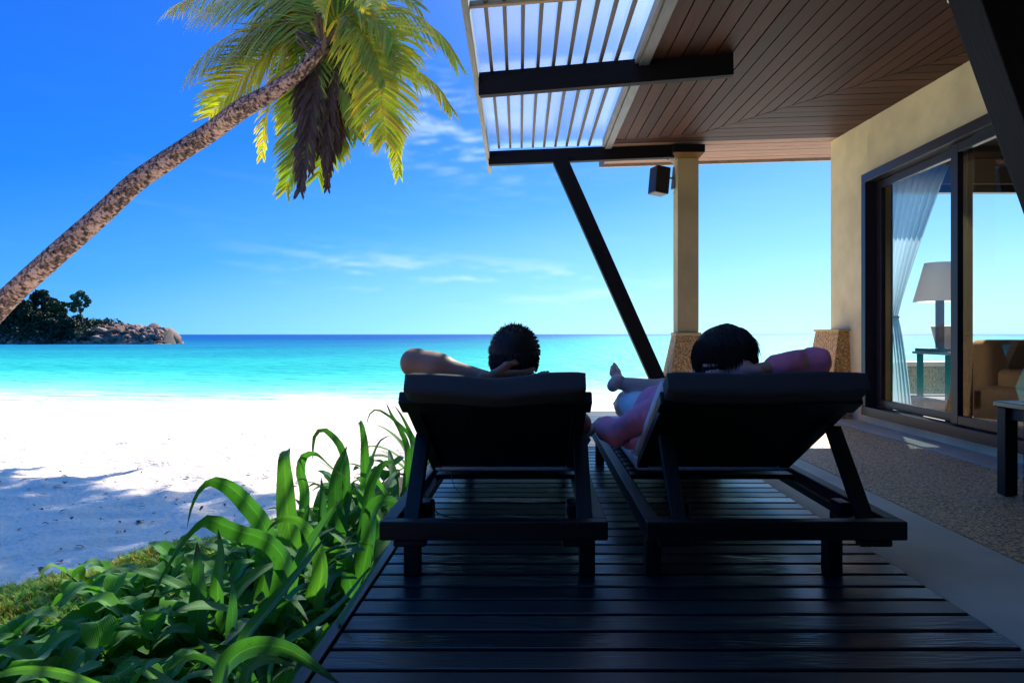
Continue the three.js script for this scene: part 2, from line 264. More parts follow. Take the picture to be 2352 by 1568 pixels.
function limb(pts, rad, seg = 7, rings = 14) {
  const c = new THREE.CatmullRomCurve3(pts), g = new THREE.TubeGeometry(c, rings, 1, seg); const p = g.attributes.position;
  for (let i = 0; i <= rings; i++) { const o = c.getPointAt(i / rings), k = Array.isArray(rad) ? lerp(rad[0], rad[1], i / rings) : rad(i / rings); for (let j = 0; j <= seg; j++) { const n = i * (seg + 1) + j; p.setXYZ(n, o.x + (p.getX(n) - o.x) * k, o.y + (p.getY(n) - o.y) * k, o.z + (p.getZ(n) - o.z) * k); } }
  return g;
}
const foliageFar = [[.018, .045, .014], [.022, .060, .018], [.014, .034, .014]].map((c) => std(c, .8));
const barkFar = std([.10, .075, .06], .9);
{
  const spots = [[50, 742, 690, 34], [12, 752, 682, 32], [92, 748, 664, 34], [-40, 745, 664, 42], [132, 755, 692, 28], [-110, 750, 652, 48], [78, 768, 716, 40], [22, 770, 712, 42], [152, 768, 722, 30], [118, 778, 735, 36]];
  spots.forEach(([px, base, top, w], i) => {
    const r = rngOf(200 + i), D = HD + 2 + (i % 4) * 3 - (i > 5 ? 6 : 0), b = at(px, base, D), k = D / 1500, h = (base - top) * k, rr = w * k; b.y = headH(b.x, D) - .3; const ty = at(px, top, D).y, hh = ty - b.y;
    const g = thing('shore_tree', ['dark tree half hidden behind the palm trunk in the headland grove', 'dark tree of the headland grove just behind the lowest part of the palm trunk', 'tallest dark tree of the headland grove, right of the palm trunk', 'dark tree left of the frame edge at the end of the headland grove', 'rounded dark tree of the headland grove, next to the lone airy tree', 'far dark tree beyond the frame edge on the wooded headland', 'broad dark tree in front of the tallest one of the headland grove', 'broad dark tree low at the shore below the palm trunk', 'dark bush-like tree right below the lone airy tree', 'low dark tree at the waterline of the headland grove'][i], 'tree', [0, 0, 0], 0, 'trees of the grove on the headland');
    part('trunk', limb([b, V(b.x + .3, b.y + hh * .35, b.z), V(b.x + .1, b.y + hh * .7, b.z)], [.35, .14]), barkFar, g);
    const lobes = []; for (let q = 0; q < 22; q++) { const f = .12 + .83 * r(); lobes.push([b.x + (r() - .5) * rr * 2.1 * (1.15 - f * .85), b.y + hh * f, b.z + (r() - .5) * rr, rr * (.16 + .2 * r()), rr * (.12 + .16 * r()), rr * .3]); }
    part('crown', leafCloud(lobes, 3400, .40, r), foliageFar[i % 3], g);
  });
  const r = rngOf(250), D = HD, b = at(188, 742, D); b.y = headH(b.x, D) - .4;
  const g = thing('shore_tree', 'lone airy tree standing clear of the grove, sky showing through its crown', 'tree');
  const tp = (x, y) => at(x, y, D);
  part('trunk', join([limb([b, tp(186, 728), tp(180, 705), tp(186, 685)], [.34, .1]), limb([tp(183, 720), tp(192, 706), tp(200, 690)], [.16, .06])]), barkFar, g);
  const L = [[168, 712, 7, 6], [163, 701, 9, 7], [178, 697, 10, 8], [170, 683, 9, 7], [184, 674, 9, 7], [194, 683, 8, 6], [200, 692, 8, 6], [196, 701, 7, 5], [184, 712, 6, 6], [182, 727, 7, 6], [172, 730, 8, 6]].map(([x, y, a, c]) => { const p = tp(x, y); return [p.x, p.y, p.z, a * D / 1500, c * D / 1500, a * D / 1800]; });
  part('crown', leafCloud(L, 1500, .30, r), std([.030, .085, .028], .8), g);
  const us = []; for (let i = 0; i < 150; i++) { const x = -106 - 75 * Math.pow(r(), 1.2), D2 = 152.5 + r() * 9, s = 1 + r() * 1.3; us.push([x, headH(x, D2) + s * .3, -D2, s * 1.5, s * .8, s]); } for (let i = 0; i < 10; i++) { const x = -92 - 16 * r(), D2 = 157 + r() * 9; us.push([x, headH(x, D2) + .2, -D2, .9, .45, .7]); }
  meta(part('undergrowth', leafCloud(us, 30000, .34, r), foliageFar[0]), 'low scrub covering the wooded part of the headland', null, null, 'stuff');
}

// ---------------------------------------------------------------- deck and terrace
const DL = -0.54, DR = 1.18, END = 6.55;
{
  const deck = new THREE.Group(); deck.name = 'timber_deck'; deck.userData = { kind: 'structure' }; scene.add(deck);
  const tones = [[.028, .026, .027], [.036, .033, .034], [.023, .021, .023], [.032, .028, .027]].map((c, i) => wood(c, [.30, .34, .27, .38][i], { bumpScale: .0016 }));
  const r = rngOf(9), geos = [0, 1, 2, 3, 4].map(() => box(DR - DL - .042, .028, .084, 0, 0, 0, .004, 0));
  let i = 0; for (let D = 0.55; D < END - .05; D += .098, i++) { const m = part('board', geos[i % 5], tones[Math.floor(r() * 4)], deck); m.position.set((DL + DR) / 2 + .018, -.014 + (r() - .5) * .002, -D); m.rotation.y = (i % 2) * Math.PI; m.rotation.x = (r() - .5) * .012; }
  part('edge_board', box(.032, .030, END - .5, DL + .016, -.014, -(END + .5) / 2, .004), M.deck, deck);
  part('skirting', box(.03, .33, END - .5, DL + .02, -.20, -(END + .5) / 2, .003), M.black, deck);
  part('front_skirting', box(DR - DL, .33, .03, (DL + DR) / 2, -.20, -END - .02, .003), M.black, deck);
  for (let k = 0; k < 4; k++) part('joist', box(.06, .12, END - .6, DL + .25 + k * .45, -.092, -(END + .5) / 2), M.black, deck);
  struct('concrete_kerb', slab([[DR + .004, -2], [1.62, -2], [1.62, END + .15], [DR + .004, END + .15]], () => -.5, .494), M.concrete);
  struct('pebble_floor', slab([[1.626, -2], [2.59, -2], [2.59, END + .15], [1.626, END + .15]], () => -.5, .495), M.pebble);
  struct('concrete_strip', slab([[2.596, -2], [2.83, -2], [2.83, END + .15], [2.596, END + .15]], () => -.5, .505), M.concrete);
  struct('back_floor', slab([[DL, -2], [DR, -2], [DR, .5], [DL, .5]], () => -.5, .49), M.concrete);
}

// ---------------------------------------------------------------- house: wall, sliding window, room behind it
const Yc = (x, D) => 2.327 + .03 * x + .033 * D;
const WX = 2.83, WT = .2, WE = 6.3;
{
  const h = thing('house', 'cream rendered house wall with a large sliding window and a room behind', 'house', [0, 0, 0]);
  const T = 2.75, w0 = 3.2, w1 = 5.6, yb = .075, yt = 2.125;
  const wall = (x0, x1, D0, D1, y0, y1, m = M.wall, n = 'wall') => part(n, box(x1 - x0, y1 - y0, D1 - D0, (x0 + x1) / 2, (y0 + y1) / 2, -(D0 + D1) / 2), m, h);
  wall(WX, WX + WT, w1, WE, -.4, T); wall(WX, WX + WT, -2, w0, -.4, T); wall(WX, WX + WT, w0, w1, yt, T); wall(WX, WX + WT, w0, w1, -.4, yb);
  // end wall towards the sea with its own wide window
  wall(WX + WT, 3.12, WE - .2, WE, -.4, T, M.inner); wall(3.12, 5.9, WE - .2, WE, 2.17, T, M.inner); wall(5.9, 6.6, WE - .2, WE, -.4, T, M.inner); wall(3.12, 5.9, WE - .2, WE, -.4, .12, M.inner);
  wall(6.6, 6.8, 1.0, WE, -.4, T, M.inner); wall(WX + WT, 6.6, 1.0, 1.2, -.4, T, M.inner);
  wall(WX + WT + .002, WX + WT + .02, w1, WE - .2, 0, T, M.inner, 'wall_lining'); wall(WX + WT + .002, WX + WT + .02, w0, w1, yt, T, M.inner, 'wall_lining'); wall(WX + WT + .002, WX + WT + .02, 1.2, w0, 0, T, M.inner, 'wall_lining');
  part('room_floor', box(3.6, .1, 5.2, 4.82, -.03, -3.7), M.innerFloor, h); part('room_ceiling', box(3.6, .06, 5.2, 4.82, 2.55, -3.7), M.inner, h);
  // tapered pebbledash pier at the end of the wall
  const pier = new THREE.BoxGeometry(1, .82, 1, 1, 6, 1); { const p = pier.attributes.position; for (let i = 0; i < p.count; i++) { const y = p.getY(i) + .41, f = .0 + (.82 - y) * .17; p.setXYZ(i, p.getX(i) > 0 ? WX + .04 : 2.735 - f, y - .03, p.getZ(i) > 0 ? -5.93 + f * .6 : -6.42 - f * .5); } pier.computeVertexNormals(); }
  part('pier_base', metricUV(pier, 1), M.pebbleTan, h); part('pier_cap', box(.14, .02, .54, 2.79, .80, -6.17, .006), M.column, h);
  // sliding window: outer frame, two sashes with panes
  const win = part('window', join([box(.11, .075, w1 - w0, WX - .0, yb + .037, -(w0 + w1) / 2, .004), box(.11, .075, w1 - w0, WX, yt - .037, -(w0 + w1) / 2, .004), box(.11, yt - yb - .15, .07, WX, (yb + yt) / 2, -w1 + .035, .004), box(.11, yt - yb - .15, .07, WX, (yb + yt) / 2, -w0 - .035, .004)]), M.frame, h);
  const sash = (D0, D1, x) => { const y0 = yb + .08, y1 = yt - .08; part('frame', join([box(.04, y1 - y0, .075, x, (y0 + y1) / 2, -D0 - .037, .004), box(.04, y1 - y0, .075, x, (y0 + y1) / 2, -D1 + .037, .004), box(.04, .06, D1 - D0 - .15, x, y0 + .03, -(D0 + D1) / 2, .004), box(.04, .06, D1 - D0 - .15, x, y1 - .03, -(D0 + D1) / 2, .004)]), M.frame, win); part('pane', new THREE.PlaneGeometry(D1 - D0 - .15, y1 - y0 - .12).rotateY(Math.PI / 2).translate(x, (y0 + y1) / 2, -(D0 + D1) / 2), M.glass, win); };
  sash(4.36, w1 - .07, WX + .06); sash(w0 + .07, 4.46, WX + .012);
  const w2 = part('window', join([box(2.78, .07, .08, 4.51, .155, -6.2, .004), box(2.78, .07, .08, 4.51, 2.135, -6.2, .004), box(.07, 1.91, .08, 3.155, 1.145, -6.2, .004), box(.07, 1.91, .08, 5.865, 1.145, -6.2, .004)]), M.frame, h);
  part('pane', new THREE.PlaneGeometry(2.64, 1.91).translate(4.51, 1.145, -6.2), M.glass, w2);
  // unseen walls added behind the camera to block light from the back
  part('added_rear_wall', box(4.1, 3.1, .2, .78, 1.1, 2.1), wood([.06, .04, .03], .7), h);
  part('added_side_wall', box(.2, 3.1, 1.4, -1.2, 1.1, 1.4), wood([.06, .04, .03], .7), h);
}
{
  const p = thing('parapet_wall', 'low pebbledash parapet with a white coping outside the far window', 'wall');
  part('wall_body', box(3.6, .86, .22, 4.9, -.02, -7.3), M.pebbleGrey, p); part('coping', box(3.64, .05, .27, 4.9, .435, -7.3, .008), M.white, p);
}

// ---------------------------------------------------------------- veranda roof: mitred plank soffit, slab, eave
{
  const roof = thing('veranda_roof', 'veranda roof with a mitred ceiling of dark brown planks', 'roof');
  const G = .0045, XL = .70, EV = 7.0, mitre = (x) => 5.67 - (x - 1.60) * 1.386;       // where lengthwise and crosswise planks meet
  const tones = [[.068, .025, .014], [.092, .035, .020], [.056, .021, .012], [.078, .030, .017]].map((c) => wood(c, .6, { specularIntensity: .4 })); const r = rngOf(14);
  for (let x = XL, i = 0; x < WX - .02; x += .10, i++) {
    const x1 = Math.min(x + .10, WX) - G, x0 = x + G, d0 = Math.min(5.98, mitre(x0)), d1 = Math.min(5.98, mitre(x1)); if (d1 < -1.8) break;
    part('plank', slab([[x0, -1.95], [x1, -1.95], [x1, d1 - .006], [x0, d0 - .006]], (a, b) => Yc(a, b) + (i % 3) * .0008, .022, 'z'), tones[Math.floor(r() * 4)], roof);
  }
  for (let D = 4.06, i = 0; D < EV - .06; D += .1386, i++) {
    const a = D + G, b = Math.min(D + .1386, EV - .03) - G, inv = (d) => 1.60 + (5.67 - d) / 1.386; const xa = a > 5.98 ? XL : Math.max(XL, inv(a)), xb = b > 5.98 ? XL : Math.max(XL, inv(b)); const xe = a > WE - .07 ? 6.9 : WX;
    if (xa > xe) continue;
    part('plank', slab([[xa + .006, a], [xe, a], [xe, b], [xb + .006, b]], (p, q) => Yc(p, q) + (i % 2) * .0008, .022, 'x'), D > 6.05 ? M.eave : tones[Math.floor(r() * 4)], roof);  // outermost planks coloured lighter to stand for light off the sea
  }
  const c = part('roof_slab', join([slab([[XL, -2.2], [7, -2.2], [7, EV], [XL, EV]], (x, D) => Yc(x, D) + .03, .12), slab([[-1.4, -2.2], [XL, -2.2], [XL, .9], [-1.4, .9]], (x, D) => Yc(x, D) + .03, .12)]), std([.10, .08, .07], .9), roof);
  part('eave_board', slab([[XL - .04, EV], [7, EV], [7, EV + .03], [XL - .04, EV + .03]], (x, D) => Yc(x, D) - .025, .2), wood([.55, .50, .44], .6), roof);
  part('edge_beam', slab([[XL - .06, .9], [XL + .0, .9], [XL + .0, 6.2], [XL - .06, 6.2]], (x, D) => Yc(x, D) - .03, .1), M.greyEdge, roof);
  part('edge_beam', slab([[XL - .085, .9], [XL - .063, .9], [XL - .063, 6.2], [XL - .085, 6.2]], (x, D) => Yc(x, D) - .012, .07), M.fascia, roof);
  const dl = thing('downlight', 'small round recessed downlight in the dark plank ceiling', 'downlight', [2.17, Yc(2.17, 3.36) - .012, -3.36]);
  part('ring', new THREE.TorusGeometry(.045, .009, 8, 28).rotateX(Math.PI / 2), std([.75, .68, .5], .35, { metalness: .6 }), dl); part('lens', new THREE.CircleGeometry(.04, 24).rotateX(Math.PI / 2).translate(0, .004, 0), std([.6, .58, .5], .3), dl);
}
// glazed lattice beside the roof
{
  const pg = thing('pergola', 'glazed lattice awning of thin slats on dark cross beams', 'pergola');
  const XO = (D) => lerp(-.335, -.505, (D - 2.6) / 4.3);                     // outer edge runs slightly askew
  for (let i = 0; i < 9; i++) { const f = (i + 1) / 10, xa = lerp(XO(1.2), .60, f), xb = lerp(XO(6.2), .60, f); part('slat', bar(V(xa, Yc(xa, 1.2) + .03, -1.2), V(xb, Yc(xb, 6.25) + .03, -6.25), .021, .028), M.slat, pg); }
  const pane = (q) => { const g = new THREE.BufferGeometry(); g.setAttribute('position', new THREE.Float32BufferAttribute(q.flatMap(([x, D]) => [x, Yc(x, D) + .055, -D]), 3)); g.setAttribute('uv', new THREE.Float32BufferAttribute([0, 0, 1, 0, 1, 1, 0, 1], 2)); g.setIndex([0, 1, 2, 0, 2, 3]); g.computeVertexNormals(); return g; };
  part('glass_panel', pane([[XO(1.0) - .01, 1.0], [.63, 1.0], [.63, 4.08], [XO(4.08) - .01, 4.08]]), M.roofGlass, pg);
  part('glass_panel', pane([[XO(4.09) - .01, 4.09], [.63, 4.09], [.63, 6.4], [XO(6.4) - .01, 6.4]]), M.roofGlass, pg);
  part('cross_beam', bar(V(-.385, Yc(-.38, 4.2) - .055, -4.3), V(1.215, Yc(1.2, 4.0) - .055, -4.06), .06, .150, .004), M.darkBeam, pg);
  part('cross_beam', bar(V(-.475, Yc(-.48, 6.3) - .055, -6.34), V(1.34, Yc(1.3, 6.3) - .055, -6.26), .07, .130, .004), M.darkBeam, pg);
  part('batten', bar(V(XO(3.3), Yc(-.4, 3.32) + .02, -3.34), V(.66, Yc(.66, 3.24) + .02, -3.24), .03, .03, .003), M.battenTan, pg);
  const f = part('outer_rail', bar(V(XO(1.0), Yc(-.3, 1.0) + .01, -1.0), V(XO(6.95), Yc(-.5, 6.9) - .03, -6.95), .035, .075, .004), M.fascia, pg);
  const br = (name, label, a, b, w, d) => { const g = thing(name, label, 'brace'); part('post', bar(a, b, d, w, .006, V(1, 0, 0)), M.darkBeam, g); part('foot_plate', box(w + .12, .03, d + .08, b.x, b.y + .01, b.z, .004), M.plastic, g); return g; };
  br('timber_brace', 'slanting dark timber brace under the end of the lattice awning', at(1286, 368, 6.3), V(1.30, .0, -6.3), .145, .10);
  br('timber_brace', 'broad dark leaning brace in front of the house wall at the top right', V(1.53 + .17, 2.36, -2.5), V(2.36 + .17, .02, -2.5), .34, .16);
}
// column with tapered pebbledash plinth
{
  const cx = 1.43, cz = -6.3, g = thing('porch_column', 'square cream column on a tapered tan pebbledash plinth', 'column', [cx, 0, cz]);
  part('shaft', box(.2, 1.72, .2, 0, .78 + .86, 0, .004), M.column, g);
  const pl = new THREE.BoxGeometry(1, .75, 1, 1, 6, 1), p = pl.attributes.position; for (let i = 0; i < p.count; i++) { const y = p.getY(i) + .375, w = .115 + (.75 - y) * .19; p.setXYZ(i, Math.sign(p.getX(i)) * w, y, Math.sign(p.getZ(i)) * w); } pl.computeVertexNormals();
  part('plinth', metricUV(pl, 1), M.pebbleTan, g); part('plinth_cap', box(.245, .03, .245, 0, .765, 0, .008), M.column, g);
  const cap = new THREE.CylinderGeometry(.20, .135, .055, 4, 1).rotateY(Math.PI / 4).translate(0, 2.452, 0); part('capital', metricUV(cap.toNonIndexed(), 1), wood([.30, .16, .05], .5), g);
  part('capital_block', box(.30, .075, .30, 0, 2.518, 0, .006), M.darkBeam, g);
  const s = thing('loudspeaker', 'small black box speaker on a bracket beside the column', 'speaker', [1.17, 2.235, -6.28], .35); s.rotation.z = -.10;
  const cab = new RoundedBoxGeometry(.15, .26, .15, 3, .012); part('cabinet', cab, M.plastic, s); part('grille', new RoundedBoxGeometry(.125, .225, .012, 2, .005).translate(0, 0, -.078), std([.03, .03, .03], .8), s);
  part('bracket', join([box(.012, .22, .06, .158, .06, .0), box(.09, .016, .016, .115, .05, 0)].map((q) => q.clone())), M.greyEdge, s);
}

// ---------------------------------------------------------------- things in the room and on the terrace
{
  const cu = thing('curtain', 'sheer pale curtain tied back beside the far window of the room', 'curtain');
  const pos = [], idx = [], uv = [], NU = 60, NV = 50, D = 6.02;
  for (let j = 0; j <= NV; j++) { const v = j / NV, y = 2.36 - v * 2.30; const tie = .92; const w = y > tie ? lerp(.16, .66, Math.pow((y - tie) / (2.36 - tie), 1.15)) : lerp(.16, .30, Math.pow((tie - y) / tie, .7));
    for (let i = 0; i <= NU; i++) { const u = i / NU; pos.push(3.16 + u * w, y, -D + .022 * Math.sin(u * 2 * Math.PI * 9 + .6 * Math.sin(y * 2)) + .008 * Math.sin(u * 50)); uv.push(u, v); } }
  for (let j = 0; j < NV; j++) for (let i = 0; i < NU; i++) { const a = j * (NU + 1) + i; idx.push(a, a + 1, a + NU + 2, a, a + NU + 2, a + NU + 1); }
  const g = new THREE.BufferGeometry(); g.setAttribute('position', new THREE.Float32BufferAttribute(pos, 3)); g.setAttribute('uv', new THREE.Float32BufferAttribute(uv, 2)); g.setIndex(idx); g.computeVertexNormals();
  part('drape', g, M.curtain, cu); part('tieback', new THREE.TorusGeometry(.085, .012, 8, 24).rotateX(Math.PI / 2).scale(1, 1, .5).translate(3.24, .92, -D), M.blueGrey, cu);
  part('rail', new THREE.CylinderGeometry(.012, .012, 2.7, 10).rotateZ(Math.PI / 2).translate(4.5, 2.38, -D), M.plastic, cu);
  const ty = .615, t = thing('side_table', 'glass topped side table under the lamp inside the window', 'table', [3.75, 0, -5.55]);
  part('top', new RoundedBoxGeometry(.85, .025, .5, 2, .008).translate(0, ty - .012, 0), std([.55, .62, .60], .15), t); for (const sx of [-1, 1]) for (const sz of [-1, 1]) part('leg', box(.04, ty - .025, .04, sx * .38, (ty - .025) / 2, sz * .2, .004), M.darkBeam, t); part('shelf', box(.74, .03, .4, 0, .2, 0, .005), M.darkBeam, t);
  const lp = thing('table_lamp', 'table lamp with a tapered pale shade on a slim square stem', 'lamp', [3.39, ty, -5.5]);
  part('base', new RoundedBoxGeometry(.30, .03, .22, 2, .008).translate(0, .015, 0), M.frame, lp); part('stem', box(.05, .42, .05, 0, .24, 0, .004), M.blueGrey, lp);
  part('lamp_shade', new THREE.CylinderGeometry(.115, .20, .325, 40, 1, true).translate(0, .585, 0), M.shade, lp);
  const pt = thing('planter_pot', 'tapering white pot standing behind the lamp on the side table', 'pot', [3.62, ty, -5.72]);
  part('pot_body', new THREE.LatheGeometry([[0, 0], [.10, 0], [.105, .01], [.15, .21], [.155, .215], [.145, .22], [.10, .03], [0, .03]].map(([a, b]) => new THREE.Vector2(a, b)), 32), M.white, pt);
  const so = thing('sofa', 'tan fabric sofa with rounded arm just inside the window', 'sofa', [0, 0, 0]);
  const rb = (w, h, d, x, y, z, r = .05) => new RoundedBoxGeometry(w, h, d, 4, r).translate(x, y, z);
  part('base', rb(.95, .30, 1.7, 3.92, .22, -4.35), M.sofa, so); part('arm', rb(.95, .60, .22, 3.92, .42, -5.12, .06), M.sofa, so); part('arm', rb(.95, .60, .22, 3.92, .42, -3.55, .06), M.sofa, so);
  part('back', rb(.24, .80, 1.75, 4.40, .48, -4.33, .07), M.rust, so); part('seat_cushion', rb(.66, .16, .66, 3.82, .42, -4.65), M.sofa, so); part('seat_cushion', rb(.66, .16, .66, 3.82, .42, -4.0), M.sofa, so);
  for (const sx of [3.5, 4.3]) for (const sz of [-5.1, -3.6]) part('foot', new THREE.CylinderGeometry(.03, .022, .07, 12).translate(sx, .035, sz), M.darkBeam, so);
  const pil = (label, mat, x, y, z, ry, rz) => { const o = thing('pillow', label, 'pillow', [x, y, z], ry); o.rotation.z = rz; const g = new THREE.SphereGeometry(1, 28, 20), p = g.attributes.position; for (let i = 0; i < p.count; i++) { const q = V().fromBufferAttribute(p, i), f = (v) => Math.sign(v) * Math.pow(Math.abs(v), .55); p.setXYZ(i, f(q.x) * .24, f(q.y) * .24, q.z * .085 * (1 - .25 * Math.abs(q.x * q.y))); } g.computeVertexNormals(); part('cover', g, mat, o); part('piping', new THREE.TorusGeometry(.24, .006, 6, 40).scale(.98, .98, 1), M.white, o); };
  pil('blue grey pillow leaning at the end of the tan sofa', M.blueGrey, 4.0, .74, -4.98, .3, .35); pil('rust brown pillow lying in the middle of the sofa', M.rust, 4.12, .70, -4.45, 1.2, .1);
  const st = thing('low_table', 'dark wooden low table cut off by the right edge of the photo', 'table', [2.40, 0, -3.02]);
  part('top', box(.42, .026, .24, 0, .43, 0, .004), std([.03, .03, .032], .12), st); for (const sx of [-1, 1]) for (const sz of [-1, 1]) part('leg', box(.06, .415, .06, sx * .165, .207, sz * .085, .005), M.black, st); part('apron', join([box(.26, .05, .02, 0, .385, .085), box(.26, .05, .02, 0, .385, -.085), box(.02, .05, .10, .165, .385, 0), box(.02, .05, .10, -.165, .385, 0)]), M.black, st);
}

// ---------------------------------------------------------------- sun loungers and their mattresses
const piv = { D: 2.70, Y: .215 }, bu = { D: -.869, Y: .494 }, bn = { D: .494, Y: .869 };           // hinge, direction along the raised back, its front normal
function lounger(label, xl, xr, bl, br_, legIn, group, propL, propR) {
  const g = thing('sun_lounger', label, 'sun lounger', [(xl + xr) / 2, 0, -3], 0, group), ox = (xl + xr) / 2, oz = -3;
  const P = (x, y, D) => V(x - ox, y, -D - oz), add = (n, geo) => part(n, geo, M.black, g);
  const top = .192, rh = .058, rw = .045, D0 = 1.98, D1 = 4.05;
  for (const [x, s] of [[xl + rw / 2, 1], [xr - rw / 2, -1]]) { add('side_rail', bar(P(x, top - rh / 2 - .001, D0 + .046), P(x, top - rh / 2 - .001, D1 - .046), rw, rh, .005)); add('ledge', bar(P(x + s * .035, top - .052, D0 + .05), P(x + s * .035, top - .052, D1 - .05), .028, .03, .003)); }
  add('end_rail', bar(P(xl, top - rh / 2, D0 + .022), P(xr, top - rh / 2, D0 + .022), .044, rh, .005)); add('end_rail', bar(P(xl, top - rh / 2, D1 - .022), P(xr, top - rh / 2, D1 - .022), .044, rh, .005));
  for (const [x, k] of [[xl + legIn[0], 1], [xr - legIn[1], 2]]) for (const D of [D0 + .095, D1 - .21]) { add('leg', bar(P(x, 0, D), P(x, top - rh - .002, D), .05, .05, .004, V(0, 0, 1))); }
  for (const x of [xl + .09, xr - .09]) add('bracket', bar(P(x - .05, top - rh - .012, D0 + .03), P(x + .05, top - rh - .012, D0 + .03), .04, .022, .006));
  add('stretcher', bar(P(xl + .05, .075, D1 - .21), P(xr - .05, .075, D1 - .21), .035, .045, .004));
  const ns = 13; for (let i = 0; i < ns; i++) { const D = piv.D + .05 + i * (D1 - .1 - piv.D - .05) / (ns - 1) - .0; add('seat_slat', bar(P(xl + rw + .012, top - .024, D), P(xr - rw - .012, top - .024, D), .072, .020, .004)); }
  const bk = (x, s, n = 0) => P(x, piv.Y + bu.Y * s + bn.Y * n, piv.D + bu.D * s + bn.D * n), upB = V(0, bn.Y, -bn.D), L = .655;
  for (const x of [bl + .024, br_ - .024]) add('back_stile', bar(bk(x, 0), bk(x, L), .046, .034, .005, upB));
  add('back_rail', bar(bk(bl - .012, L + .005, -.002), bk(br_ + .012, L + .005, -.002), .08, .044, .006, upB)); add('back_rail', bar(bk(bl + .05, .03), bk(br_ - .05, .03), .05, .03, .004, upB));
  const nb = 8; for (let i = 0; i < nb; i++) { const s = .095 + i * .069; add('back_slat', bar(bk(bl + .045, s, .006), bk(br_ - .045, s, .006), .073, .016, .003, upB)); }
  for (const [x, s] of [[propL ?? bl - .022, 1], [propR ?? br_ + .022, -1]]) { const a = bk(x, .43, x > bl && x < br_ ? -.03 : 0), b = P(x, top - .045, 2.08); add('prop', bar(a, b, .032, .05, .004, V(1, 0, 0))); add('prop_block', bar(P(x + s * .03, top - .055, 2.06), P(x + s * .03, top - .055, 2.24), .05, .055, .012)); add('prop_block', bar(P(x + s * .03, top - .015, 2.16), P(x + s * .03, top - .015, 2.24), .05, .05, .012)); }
  return g;
}
function mattress(label, bl, br_, roll, group) {
  const ox = (bl + br_) / 2, oz = -3, g = thing('lounger_mattress', label, 'mattress', [ox, 0, oz], 0, group), w = br_ - bl;
  const P = (x, y, D) => V(x - ox, y, -D - oz), bk = (x, s, n) => P(x, piv.Y + bu.Y * s + bn.Y * n, piv.D + bu.D * s + bn.D * n), upB = V(0, bn.Y, -bn.D);
  const soft = (a, b, ww, hh, r, up, sag) => { const d = b.clone().sub(a), L = d.length(); d.normalize(); const s = d.clone().cross(up).normalize(), u = s.clone().cross(d).normalize(); const gg = new THREE.BoxGeometry(ww, hh, L, 24, 4, 24), p = gg.attributes.position;
    for (let i = 0; i < p.count; i++) { let x = p.getX(i), y = p.getY(i), z = p.getZ(i); const ex = Math.pow(Math.abs(x) / (ww / 2), 6), ez = Math.pow(Math.abs(z) / (L / 2), 10); const k = 1 - .35 * Math.max(ex, ez * .8); y *= k; x *= 1 - .012 * Math.pow(Math.abs(y) / (hh / 2), 2); if (y > 0) y += (sag ? sag(x, z) : 0) + .006 * (noise(x * 7 + 3, z * 7) - .5); p.setXYZ(i, x, y, z); }
    const q = mergeVertices(gg.deleteAttribute('normal').deleteAttribute('uv')); q.computeVertexNormals(); q.setAttribute('uv', new THREE.Float32BufferAttribute(Array.from({ length: q.attributes.position.count * 2 }, (_, i) => i % 2 ? q.attributes.position.getZ(i >> 1) : q.attributes.position.getX(i >> 1)), 2));
    return q.applyMatrix4(new THREE.Matrix4().makeBasis(s, u, d.clone().negate())).translate((a.x + b.x) / 2, (a.y + b.y) / 2, (a.z + b.z) / 2); };
  part('seat_cushion', soft(P(ox, .232, 2.66), P(ox, .232, 4.04), w - .015, .075, .02, V(0, 1, 0), (x, z) => -.018 * Math.exp(-Math.pow((z - .35) / .25, 2) - Math.pow(x / .2, 2))), M.clothLight, g);
  part('back_cushion', soft(bk(ox, .02, .056), bk(ox, .66, .056), w - .02, .06, .02, upB, (x, z) => -.02 * Math.exp(-Math.pow(x / .17, 2))), M.clothLight, g);
  part('backing', soft(bk(ox, .03, .022), bk(ox, .655, .022), w - .03, .016, .005, upB), M.clothDark, g);
  const ro = soft(bk(bl + .01, .735, .006), bk(br_ - .005, .735, .006), .085, .078, .03, upB); const p = ro.attributes.position;
  for (let i = 0; i < p.count; i++) { const f = p.getX(i) / w + .5; p.setY(i, p.getY(i) + roll(f)); } ro.computeVertexNormals(); part('head_roll', ro, M.clothDark, g);
  return g;
}
lounger('dark wooden lounger on the left, next to the leafy plants, the man lying on it', -.482, .214, -.435, .163, [.085, .058], 'two sun loungers on the deck', -.405, .150);
lounger('wider dark wooden lounger on the right beside the concrete kerb, under the woman', .330, 1.125, .405, 1.030, [.035, .19], 'two sun loungers on the deck', .452);
mattress('padded mattress with a dark roll folded over the left lounger back', -.425, .155, (f) => .008 * (1 - f) - .014 * Math.exp(-Math.pow((f - .52) / .2, 2)) + .014 * f * f, 'lounger mattresses');
mattress('pale mattress with a dark folded top under the woman in pink', .395, 1.035, (f) => .012 - .006 * Math.exp(-Math.pow((f - .4) / .25, 2)), 'lounger mattresses');

